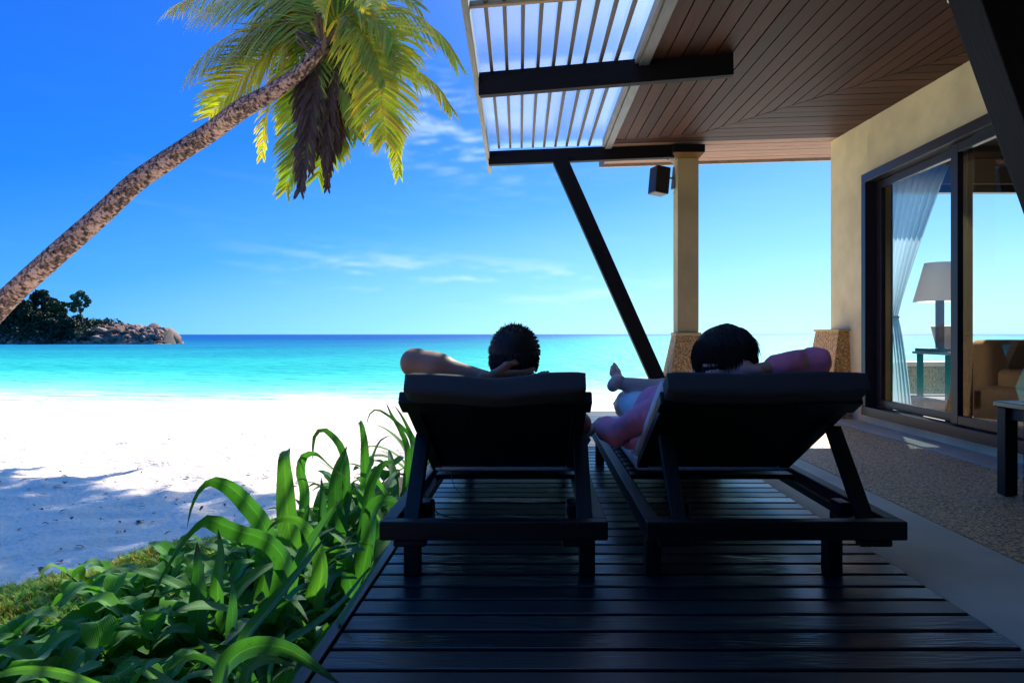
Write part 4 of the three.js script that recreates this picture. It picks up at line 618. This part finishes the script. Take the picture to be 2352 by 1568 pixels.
  F([[1250, 30], [1330, -120], [1480, -120], [1600, 40]], -.5, -1.6, { yellow: .3, leaf: .62 });
  F([[1350, 30], [1600, 20], [1760, 90], [1850, 250]], .6, 1.5, { yellow: .12, leaf: .62, droop: 1 });
  F([[1170, 500], [1110, 900], [1060, 1250], [1010, 1570]], -.1, -.1, { dead: true, leaf: .42, n: 90, from: .2, face: V(0, 0, 1) });
  F([[1290, 520], [1265, 900], [1250, 1250], [1240, 1530]], .1, .1, { dead: true, leaf: .34, n: 80, from: .2, face: V(.3, 0, 1) });
  F([[1200, 450], [1140, 820], [1120, 1100], [1110, 1400]], .3, .3, { dead: true, leaf: .36, n: 70, face: V(-.3, 0, 1) });
  F([[1250, 450], [1210, 800], [1190, 1000], [1180, 1250]], .2, .2, { dead: true, leaf: .40, n: 60, face: V(.1, 0, 1) });
    F([[1300, 480], [1330, 760], [1330, 1000], [1320, 1200]], .2, .3, { dead: true, leaf: .40, n: 60, face: V(.5, 0, 1) });
  F([[1230, 420], [1080, 640], [1050, 900], [1075, 1200]], .1, .1, { dead: true, leaf: .42, n: 70, face: V(-.2, 0, 1) });
  F([[1260, 400], [1260, 700], [1235, 1050], [1225, 1380]], -.05, 0, { dead: true, leaf: .36, n: 70, face: V(0, 0, 1) });
  F([[1120, 170], [960, 260], [800, 420], [690, 640]], .5, .8, { yellow: .44, droop: .5, leaf: .80, face: V(-.3, .6, .8) });
  F([[1100, 90], [860, 130], [640, 230], [470, 400], [330, 560]], .3, .7, { yellow: .26, droop: .5, leaf: .80, hang: .9 });
  F([[1350, 120], [1520, 250], [1640, 440], [1720, 680]], -.2, -.6, { yellow: .22, droop: .6, leaf: .62, face: V(.4, .5, .9) });
  F([[1200, 60], [1150, 200], [1100, 420], [1060, 640]], .3, .5, { yellow: .10, droop: .4, leaf: .60, face: V(-.1, .2, 1) });
  // fibrous heart, nuts and leaf stubs
  const cl = []; for (let i = 0; i < 26; i++) { const a = r() * 6.28, q = O.clone().add(V(Math.cos(a) * .13, -.2 + .38 * r(), Math.sin(a) * .13)); cl.push(limb([O.clone().add(V(0, -.1, 0)), q, q.clone().add(V(Math.cos(a) * .16, .19 * r(), Math.sin(a) * .16))], [.036, .014], 5, 5)); }
  part('leaf_base', join(cl), std([.085, .06, .035], .9), palm);
  for (let i = 0; i < 6; i++) { const a = i * .6 - 2.6, q = O.clone().add(V(.09 + Math.cos(a) * .15, -.08 - .1 * r(), -.12 + Math.sin(a) * .12)); part('coconut', new THREE.SphereGeometry(.08, 16, 12).scale(.92, 1.1, .92).translate(q.x, q.y, q.z), std(i % 3 ? [.045, .05, .015] : [.08, .05, .02], .6), palm); }
}

// ---------------------------------------------------------------- leafy plants along the deck
const leafMats = [[.11, .42, .026], [.09, .36, .024], [.14, .48, .028], [.07, .31, .022], [.17, .52, .03]].map((c) => std(c, 1, { map: leafMap, bumpMap: leafBump, bumpScale: .0025, transmission: .6, thickness: 0, clearcoat: .08, clearcoatRoughness: .4, specularIntensity: .5 }));
function strap(pts, W, o = {}) {            // a strap leaf along a curve, creased along its midrib
  const c = new THREE.CatmullRomCurve3(pts), N = o.seg ?? 18, M_ = 6, pos = [], uv = [], idx = []; let up = (o.hint ?? V(0, .6, .8)).clone();
  for (let i = 0; i <= N; i++) {
    const t = i / N, q = c.getPointAt(t), T = c.getTangentAt(t); up = up.addScaledVector(T, -up.dot(T)); if (up.length() < .05) up = V(.3, .2, 1).addScaledVector(T, -T.z); up.normalize();
    const s = T.clone().cross(up).normalize(), tw = (o.twist ?? 0) * t; s.applyAxisAngle(T, tw); const n = s.clone().cross(T).normalize();
    const w = W * .5 * (o.oval ? Math.pow(Math.sin(Math.PI * Math.pow(clamp(t, 0.02, 1), .75)), .8) : (.40 + .60 * sm(clamp(t / .42))) * Math.pow(1 - Math.pow(t, 2.8), .85)) + .0008;
    for (let j = 0; j <= M_; j++) { const f = j / M_ * 2 - 1; const h = (o.fold ?? .28) * w * (Math.pow(Math.abs(f), 1.25)) + .07 * w * Math.sin(t * 19 + f * 4 + (o.ph ?? 0)) * Math.abs(f); pos.push(...q.clone().addScaledVector(s, f * w).addScaledVector(n, h).toArray()); uv.push((f + 1) / 2, t * .995); }
  }
  for (let i = 0; i < N; i++) for (let j = 0; j < M_; j++) { const a = i * (M_ + 1) + j, b = a + M_ + 1; idx.push(a, a + 1, b + 1, a, b + 1, b); }
  const g = new THREE.BufferGeometry(); g.setAttribute('position', new THREE.Float32BufferAttribute(pos, 3)); g.setAttribute('uv', new THREE.Float32BufferAttribute(uv, 2)); g.setIndex(idx); g.computeVertexNormals(); return g;
}
function strapPlant(label, x, D, n, L, W, seed, hero = [], o = {}) {
  const r = rngOf(seed), y = ground(x, D), base = V(x, y, -D), g = thing('strap_leaf_plant', label, 'plant', base.toArray());
  const add = (pts, w, oo) => part('leaf', strap(pts.map((q) => q.clone().sub(base)), w, oo), leafMats[Math.floor(r() * 5)], g);
  for (let i = 0; i < n; i++) {
    const a = i * 2.4 + r() * .7, l = L * (.62 + .55 * r()), e0 = (52 + 34 * r()) * R, dr = (.55 + 1.35 * r()) * (o.droop ?? 1), pts = []; let p = base.clone().add(V(Math.cos(a) * .035, .02, Math.sin(a) * .035)), e = e0;
    let az = a; for (let k = 0; k <= 6; k++) { pts.push(p.clone()); const st = l / 6; p = p.clone().add(V(Math.cos(az) * Math.cos(e) * st, Math.sin(e) * st, Math.sin(az) * Math.cos(e) * st)); e -= dr * (.10 + .16 * k / 3) ; az += (r() - .5) * .22; if (p.x > -.57 && p.y < .06) p.x = -.57; }
    add(pts, W * (.85 + .55 * r()), { hint: V(-Math.cos(a), 1.2, -Math.sin(a)), twist: (r() - .5) * 1.0, ph: r() * 6, fold: .15 + .3 * r() });
  }
  for (const [w, pts, oo] of hero) { const q = pts.map(([a, b, c]) => at(a, b, c)); const b0 = q[0].y > y + .12 ? [base.clone().add(V((q[0].x - x) * .25, .03, (q[0].z + D) * .25))] : []; add([...b0, ...q], w, { seg: 26, ...oo }); }
  part('stem', limb([V(0, -.02, 0), V(0, .08, 0), V(.01, .15, .0)], [.035, .018], 7, 4), leafMats[3], g);
  return g;
}
strapPlant('strap leaved plant by the lawn with one leaf arching over the sand', -1.02, 2.32, 9, .50, .062, 301, [
  [.088, [[612, 1222, 2.36], [565, 1150, 2.38], [520, 1112, 2.36], [482, 1102, 2.32], [455, 1122, 2.28], [436, 1165, 2.24], [428, 1215, 2.22]], { hint: V(.1, .55, .8), fold: .35, twist: -.5 }],
  [.092, [[655, 1290, 2.2], [610, 1238, 2.2], [560, 1222, 2.18], [515, 1206, 2.15], [474, 1190, 2.1], [436, 1218, 2.05], [398, 1272, 2.0], [362, 1335, 1.96], [331, 1410, 1.92]], { hint: V(-.1, .35, .9), fold: .25 }]]);
strapPlant('plant with one broad upright blade folded flat at its top, standing against the bright sand', -1.00, 2.62, 7, .48, .06, 302, [
  [.094, [[668, 1262, 2.56], [660, 1180, 2.58], [655, 1100, 2.6], [653, 1050, 2.6], [657, 1034, 2.64], [664, 1050, 2.72]], { hint: V(.05, .15, 1), fold: .22 }],
  [.05, [[700, 1130, 2.95], [690, 1080, 2.9], [700, 1045, 2.86], [725, 1040, 2.84], [765, 1075, 2.8], [800, 1100, 2.8]], { hint: V(0, .8, .5) }]]);
strapPlant('plant with two erect pointed leaves at the edge of the lawn below the arching one', -1.10, 2.05, 7, .40, .058, 303, [
  [.068, [[452, 1480, 2.0], [455, 1400, 2.0], [456, 1330, 2.0], [452, 1243, 2.0]], { hint: V(.1, .1, 1), fold: .18 }], [.06, [[498, 1400, 2.1], [500, 1330, 2.1], [508, 1270, 2.1], [500, 1215, 2.12]], { hint: V(-.2, .1, 1), fold: .2 }],
  [.052, [[533, 1500, 1.9], [533, 1430, 1.9], [536, 1370, 1.9], [533, 1312, 1.9]], { hint: V(.2, .1, 1), fold: .2 }]]);
strapPlant('nearest plant, a glossy leaf arching towards the deck corner at the bottom of the photo', -.82, 1.46, 7, .36, .055, 304, [
  [.056, [[505, 1590, 1.44], [520, 1530, 1.44], [556, 1494, 1.43], [612, 1480, 1.42], [668, 1492, 1.42], [720, 1526, 1.42], [782, 1572, 1.42]], { hint: V(0, .85, .5), fold: .4 }],
  [.042, [[520, 1580, 1.5], [505, 1535, 1.5], [478, 1512, 1.5], [440, 1505, 1.5], [385, 1538, 1.5]], { hint: V(0, .9, .4), fold: .3 }],
  [.045, [[560, 1590, 1.48], [575, 1530, 1.48], [620, 1512, 1.46], [680, 1530, 1.46]], { hint: V(0, .8, .6), fold: .3 }]]);
strapPlant('plant at the bottom left corner with a long dark leaf lying almost level', -1.22, 1.40, 5, .34, .05, 305, [
  [.05, [[260, 1600, 1.42], [190, 1556, 1.43], [120, 1540, 1.45], [50, 1536, 1.47], [-40, 1560, 1.5]], { hint: V(0, .95, .3), fold: .3 }]]);
strapPlant('dark upright plant with one big oval leaf in the middle of the row', -.90, 2.95, 8, .50, .06, 306, [
  [.082, [[772, 1190, 2.85], [770, 1130, 2.86], [776, 1075, 2.88], [797, 1024, 2.9]], { hint: V(.2, .1, 1), fold: .2 }],
  [.045, [[795, 1075, 3.0], [785, 1030, 3.0], [765, 1002, 3.0], [740, 985, 2.98], [724, 996, 2.96], [718, 1024, 2.95], [718, 1054, 2.95]], { hint: V(0, .7, .7), fold: .35 }],
  [.055, [[742, 1195, 2.75], [742, 1150, 2.76], [740, 1120, 2.76], [737, 1096, 2.78]], { hint: V(-.1, .3, 1) }]]);
strapPlant('plant beside the left lounger rail with a wide leaf folding over towards the deck', -.74, 2.50, 7, .46, .06, 307, [
  [.075, [[850, 1225, 2.45], [852, 1180, 2.45], [868, 1152, 2.44], [898, 1148, 2.42], [930, 1172, 2.4], [944, 1196, 2.38]], { hint: V(0, .8, .6), fold: .35 }],
  [.058, [[842, 1185, 2.62], [848, 1130, 2.62], [860, 1090, 2.62], [882, 1064, 2.62], [902, 1060, 2.6], [912, 1088, 2.6]], { hint: V(.3, .6, .7) }],
  [.018, [[1010, 1040, 2.85], [1034, 1082, 2.66], [1044, 1116, 2.56], [1068, 1146, 2.5]], { hint: V(0, .5, .8) }], [.016, [[960, 1130, 2.42], [985, 1152, 2.34], [1008, 1180, 2.28], [1060, 1192, 2.24]], { hint: V(0, .8, .5) }]]);
strapPlant('plant with a broad arching leaf whose tip points left, in front of the upright blade', -.86, 2.25, 7, .46, .065, 308, [
  [.078, [[740, 1300, 2.2], [722, 1238, 2.2], [690, 1196, 2.2], [655, 1188, 2.18], [628, 1200, 2.15], [610, 1222, 2.12]], { hint: V(0, .75, .65), fold: .3 }],
  [.062, [[690, 1300, 2.15], [720, 1240, 2.15], [752, 1190, 2.15], [784, 1146, 2.15]], { hint: V(-.4, .6, .7), fold: .5 }]]);
strapPlant('plant close to the deck edge with two long straight slanting leaves', -.74, 1.85, 7, .42, .055, 309, [
  [.052, [[556, 1490, 1.8], [625, 1390, 1.85], [690, 1310, 1.9], [750, 1230, 1.95]], { hint: V(-.5, .7, .6), fold: .45 }], [.045, [[690, 1575, 1.62], [750, 1480, 1.68], [815, 1380, 1.75], [884, 1262, 1.82]], { hint: V(-.5, .6, .7), fold: .5 }],
  [.04, [[640, 1500, 1.7], [720, 1440, 1.75], [790, 1380, 1.8], [850, 1300, 1.86]], { hint: V(-.4, .7, .6), fold: .5 }]]);
strapPlant('pale bladed plant of the back row, its tip folded, seen against the sea foam', -.88, 3.35, 8, .52, .055, 310, [
  [.055, [[838, 1050, 3.25], [836, 1010, 3.25], [830, 975, 3.25], [826, 968, 3.28], [822, 980, 3.32]], { hint: V(.1, .2, 1), fold: .2 }],
  [.045, [[850, 1080, 3.1], [860, 1040, 3.1], [876, 1010, 3.1], [896, 1000, 3.1]], { hint: V(-.3, .7, .7) }]]);
strapPlant('tall plant of the back row with a dark pointed leaf beside the lounger back', -.76, 3.55, 8, .55, .05, 311, [
  [.04, [[935, 1030, 3.4], [918, 985, 3.4], [900, 955, 3.4], [886, 924, 3.4]], { hint: V(.4, .3, .9) }],
  [.026, [[945, 1010, 3.5], [912, 970, 3.5], [886, 950, 3.5], [864, 940, 3.5], [848, 952, 3.5], [842, 976, 3.5]], { hint: V(0, .8, .5) }],
  [.034, [[960, 1040, 3.3], [940, 990, 3.3], [922, 955, 3.3], [905, 930, 3.32]], { hint: V(.5, .3, .8) }]]);
strapPlant('farthest plant of the row, half hidden behind the left lounger', -.72, 4.2, 12, .58, .055, 312);
strapPlant('bright loose plant between the back row and the sand', -1.12, 3.25, 10, .40, .045, 313, [[.03, [[790, 1110, 3.0], [760, 1075, 3.0], [730, 1058, 3.0], [700, 1048, 3.0]], { hint: V(0, .8, .5) }]]);
strapPlant('low dense plant in the shade right beside the deck skirting', -.70, 2.15, 12, .34, .055, 314);
strapPlant('low dense plant in the shade at the bottom, against the edge board', -.68, 1.62, 9, .30, .05, 315);
strapPlant('short young plant at the sand side of the bed, behind the arching leaf', -1.28, 2.78, 9, .30, .045, 316);

// low broad-leaved plants on the lawn side
const soft = [[.13, .50, .03], [.11, .43, .026], [.17, .56, .035]].map((c) => std(c, 1, { map: leafMap, bumpMap: leafBump, bumpScale: .002, transmission: .58, thickness: 0, specularIntensity: .4 }));
function broadPlant(label, x, D, stems, h, seed) {
  const r = rngOf(seed), y = ground(x, D), g = thing('broad_leaf_plant', label, 'plant', [x, y, -D]);
  for (let s = 0; s < stems; s++) {
    const a = s * 2.4 + r(), lean = .35 * r() + .08, hh = h * (.65 + .5 * r()), b = V(Math.cos(a) * .05, 0, Math.sin(a) * .05), t = V(b.x + Math.cos(a) * lean * hh * 1.6, hh, b.z + Math.sin(a) * lean * hh * 1.6), m = V().lerpVectors(b, t, .5).add(V(0, .03, 0)); const c = new THREE.CatmullRomCurve3([b, m, t]);
    part('stem', limb([b, m, t], [.007, .003], 5, 6), leafMats[3], g);
    const nl = 9; for (let i = 0; i < nl; i++) { const f = .22 + .78 * (i + 1) / nl, q = c.getPointAt(Math.min(1, f)), az = i * 2.3 + a, l = (.20 - .07 * f) * (.75 + .5 * r()), e = lerp(.1, .75, f) + (r() - .5) * .5; const d = V(Math.cos(az) * Math.cos(e), Math.sin(e), Math.sin(az) * Math.cos(e)); const p1 = q.clone().addScaledVector(d, l * .5), p2 = q.clone().addScaledVector(d, l).add(V(0, -l * (.25 + .35 * r()), 0));
      part('leaf', strap([q, p1, p2], l * (.42 + .14 * r()), { oval: true, seg: 9, fold: .3, hint: V(-d.x * .5, 1, -d.z * .5), ph: r() * 6 }), soft[Math.floor(r() * 3)], g); }
  }
}
strapPlant('broad leaved clump filling the middle of the bed behind the two slanting leaves', -.92, 2.10, 12, .42, .07, 317);
strapPlant('broad leaved clump near the deck, between the slanting leaves and the nearest plant', -.78, 1.70, 10, .36, .065, 318);
strapPlant('clump with soft arching leaves between the upright blade and the oval leaf', -.98, 2.80, 10, .44, .065, 319);
strapPlant('dense clump beside the left lounger, under the folding leaf', -.70, 2.80, 11, .48, .065, 320);
strapPlant('full leafy clump squeezed between the deck edge and the rear left leg of the lounger', -.66, 2.36, 11, .40, .065, 321);
strapPlant('full leafy clump pressing against the side rail of the left lounger', -.66, 3.05, 11, .50, .06, 322);
strapPlant('arching clump between the oval leaf and the back row of plants', -.96, 3.12, 11, .46, .062, 323);
broadPlant('leafy bright green plant at the left edge, tallest of the low ones on the lawn', -1.40, 1.92, 5, .27, 401);
broadPlant('bushy light green plant beneath the hanging leaf tip, at the lawn', -1.26, 2.22, 6, .27, 402);
broadPlant('leafy green plant in the lawn beneath the long hanging leaf tip', -1.50, 2.46, 6, .25, 410);
broadPlant('wide leafy plant at the left edge of the photo, low in the corner', -1.66, 1.92, 6, .22, 412);
broadPlant('low spreading green plant at the bottom, left of the nearest arching leaf', -1.14, 1.70, 6, .24, 403);
broadPlant('small green plant in the bottom left corner of the lawn', -1.50, 1.62, 5, .22, 404);
broadPlant('light green plant at the foot of the two erect pointed leaves', -1.20, 2.0, 5, .24, 405);
broadPlant('small bright plant between the sand and the upright folded blade', -1.16, 2.72, 5, .26, 406);
broadPlant('small bright plant at the far end of the bed near the white sand', -1.05, 3.7, 6, .30, 407);
broadPlant('tiny shaded plant under the arching leaves in the middle of the bed', -.95, 1.95, 5, .20, 408);

// grass of the lawn, dry leaves on the sand
{
  const r = rngOf(510), pos = [], N = 9; for (let i = 0; i < N; i++) { const a = r() * 6.28, d = .014 * r(), x = Math.cos(a) * d, z = Math.sin(a) * d, h = .020 + .022 * r(), b = r() * 6.28, w = .0022, lx = Math.cos(b) * h * .7, lz = Math.sin(b) * h * .7, sx = -Math.sin(b) * w, sz = Math.cos(b) * w; const A = [x - sx, 0, z - sz], B = [x + sx, 0, z + sz], Cc = [x + lx * .4 + sx * .8, h * .7, z + lz * .4 + sz * .8], Dd = [x + lx * .4 - sx * .8, h * .7, z + lz * .4 - sz * .8], T = [x + lx, h * .95, z + lz]; pos.push(...A, ...B, ...Cc, ...A, ...Cc, ...Dd, ...Dd, ...Cc, ...T); }
  const g = new THREE.BufferGeometry(); g.setAttribute('position', new THREE.Float32BufferAttribute(pos, 3)); g.computeVertexNormals();
  const mats = []; const m4 = new THREE.Matrix4(), q = new THREE.Quaternion(), list = [];
  for (let i = 0; i < 60000 && list.length < 24000; i++) { const x = -3.4 + 2.6 * r(), D = .9 + 3.2 * r(); if (!lawnKeep(x, D) || x > bedEdge(D) + .12) continue; const e = lawnEdge(x) - D; if (e < .35 && r() > .25 + e * 2) continue; if (fbm(x * 6, D * 6, 3) < .36 && r() < .6) continue; list.push([x, D]); }
  const inst = new THREE.InstancedMesh(g, std([.36, .42, .035], .85, { transmission: .25, thickness: 0 }), list.length); inst.name = 'grass'; inst.userData = { kind: 'stuff', label: 'short yellowish green turf between the sand and the plants' };
  list.forEach(([x, D], i) => { q.setFromAxisAngle(V(0, 1, 0), r() * 6.28); const s = .65 + .8 * r(); m4.compose(V(x, ground(x, D) + .02 * step(0, .4, lawnEdge(x) - D), -D), q, V(s, s, s)); inst.setMatrixAt(i, m4); const k = r(), dry = fbm(x * 3, D * 3, 2) > .52 ? .5 : .2; inst.setColorAt(i, k < dry * .6 ? C(1.5, .95, .8) : C(.6 + .4 * r(), .95 + .35 * r(), .7)); });
  scene.add(inst);
  const lg = strap([V(-.03, 0, 0), V(0, .008, .004), V(.03, .002, 0)], .022, { oval: true, seg: 6, hint: V(0, 1, 0) }); const li = new THREE.InstancedMesh(lg, std([.11, .075, .055], .9), 330); li.name = 'leaf_litter'; li.userData = { kind: 'stuff', label: 'dry leaves and twigs scattered over the shaded sand' };
  for (let i = 0; i < 330; i++) { const x = -4.6 + 3.4 * r(), D = 2.7 + (r() < .85 ? 2.6 * r() : 5 * r()); q.setFromEuler(new THREE.Euler((r() - .5) * .5, r() * 6.28, (r() - .5) * .5)); const s = .35 + .9 * r() * r(); m4.compose(V(x, ground(x, D) + .006, -D), q, V(s, s, s * (.4 + r()))); li.setMatrixAt(i, m4); const t = .5 + r() * 1.2; li.setColorAt(i, C(t, t * .9, t * .85)); }
  scene.add(li);
}
// tall tree left of the frame whose branches reach over the beach and shade the sand
{
  const g = thing('beach_tree', 'tall spreading tree beyond the left edge, its high branches shading the sand', 'tree'), r = rngOf(77);
  part('trunk', join([limb([V(-14, -.9, -12.8), V(-13.6, 3.5, -12.8), V(-12.2, 7.2, -12.8)], [.38, .24], 10), limb([V(-12.2, 7.2, -12.8), V(-7, 8.8, -12.8), V(-1.5, 8.6, -12.8), V(1.4, 8.5, -12.8)], [.22, .04], 8), limb([V(-12.2, 7.2, -12.8), V(-11.4, 9.4, -12.8), V(-10.2, 11, -12.8)], [.2, .05], 8)]), std([.16, .12, .09], .9), g);
  const lobes = []; for (let i = 0; i < 34; i++) { const x = -7.2 + 9.3 * (i + .5) / 34; lobes.push([x + (r() - .5) * .5, 8.4 + .5 * r(), -(12.6 + (r() - .5) * 1.3), .66 + .2 * r(), .26 + .12 * r(), .55 + .2 * r()]); } for (let i = 0; i < 8; i++) lobes.push([-12 + 2 * (r() - .5), 10.5 + 1.4 * r(), -12.8 + 2 * (r() - .5), 1, .7, 1]);
  part('crown', leafCloud(lobes, 26000, .095, r, .5), std([.045, .12, .025], .8, { transmission: .2, thickness: 0 }), g);
}

for (const o of scene.children) o.traverse((m) => { delete m.userData.__n; if (m.isMesh) m.castShadow = m.receiveShadow = true; });
renderer.render(scene, camera);
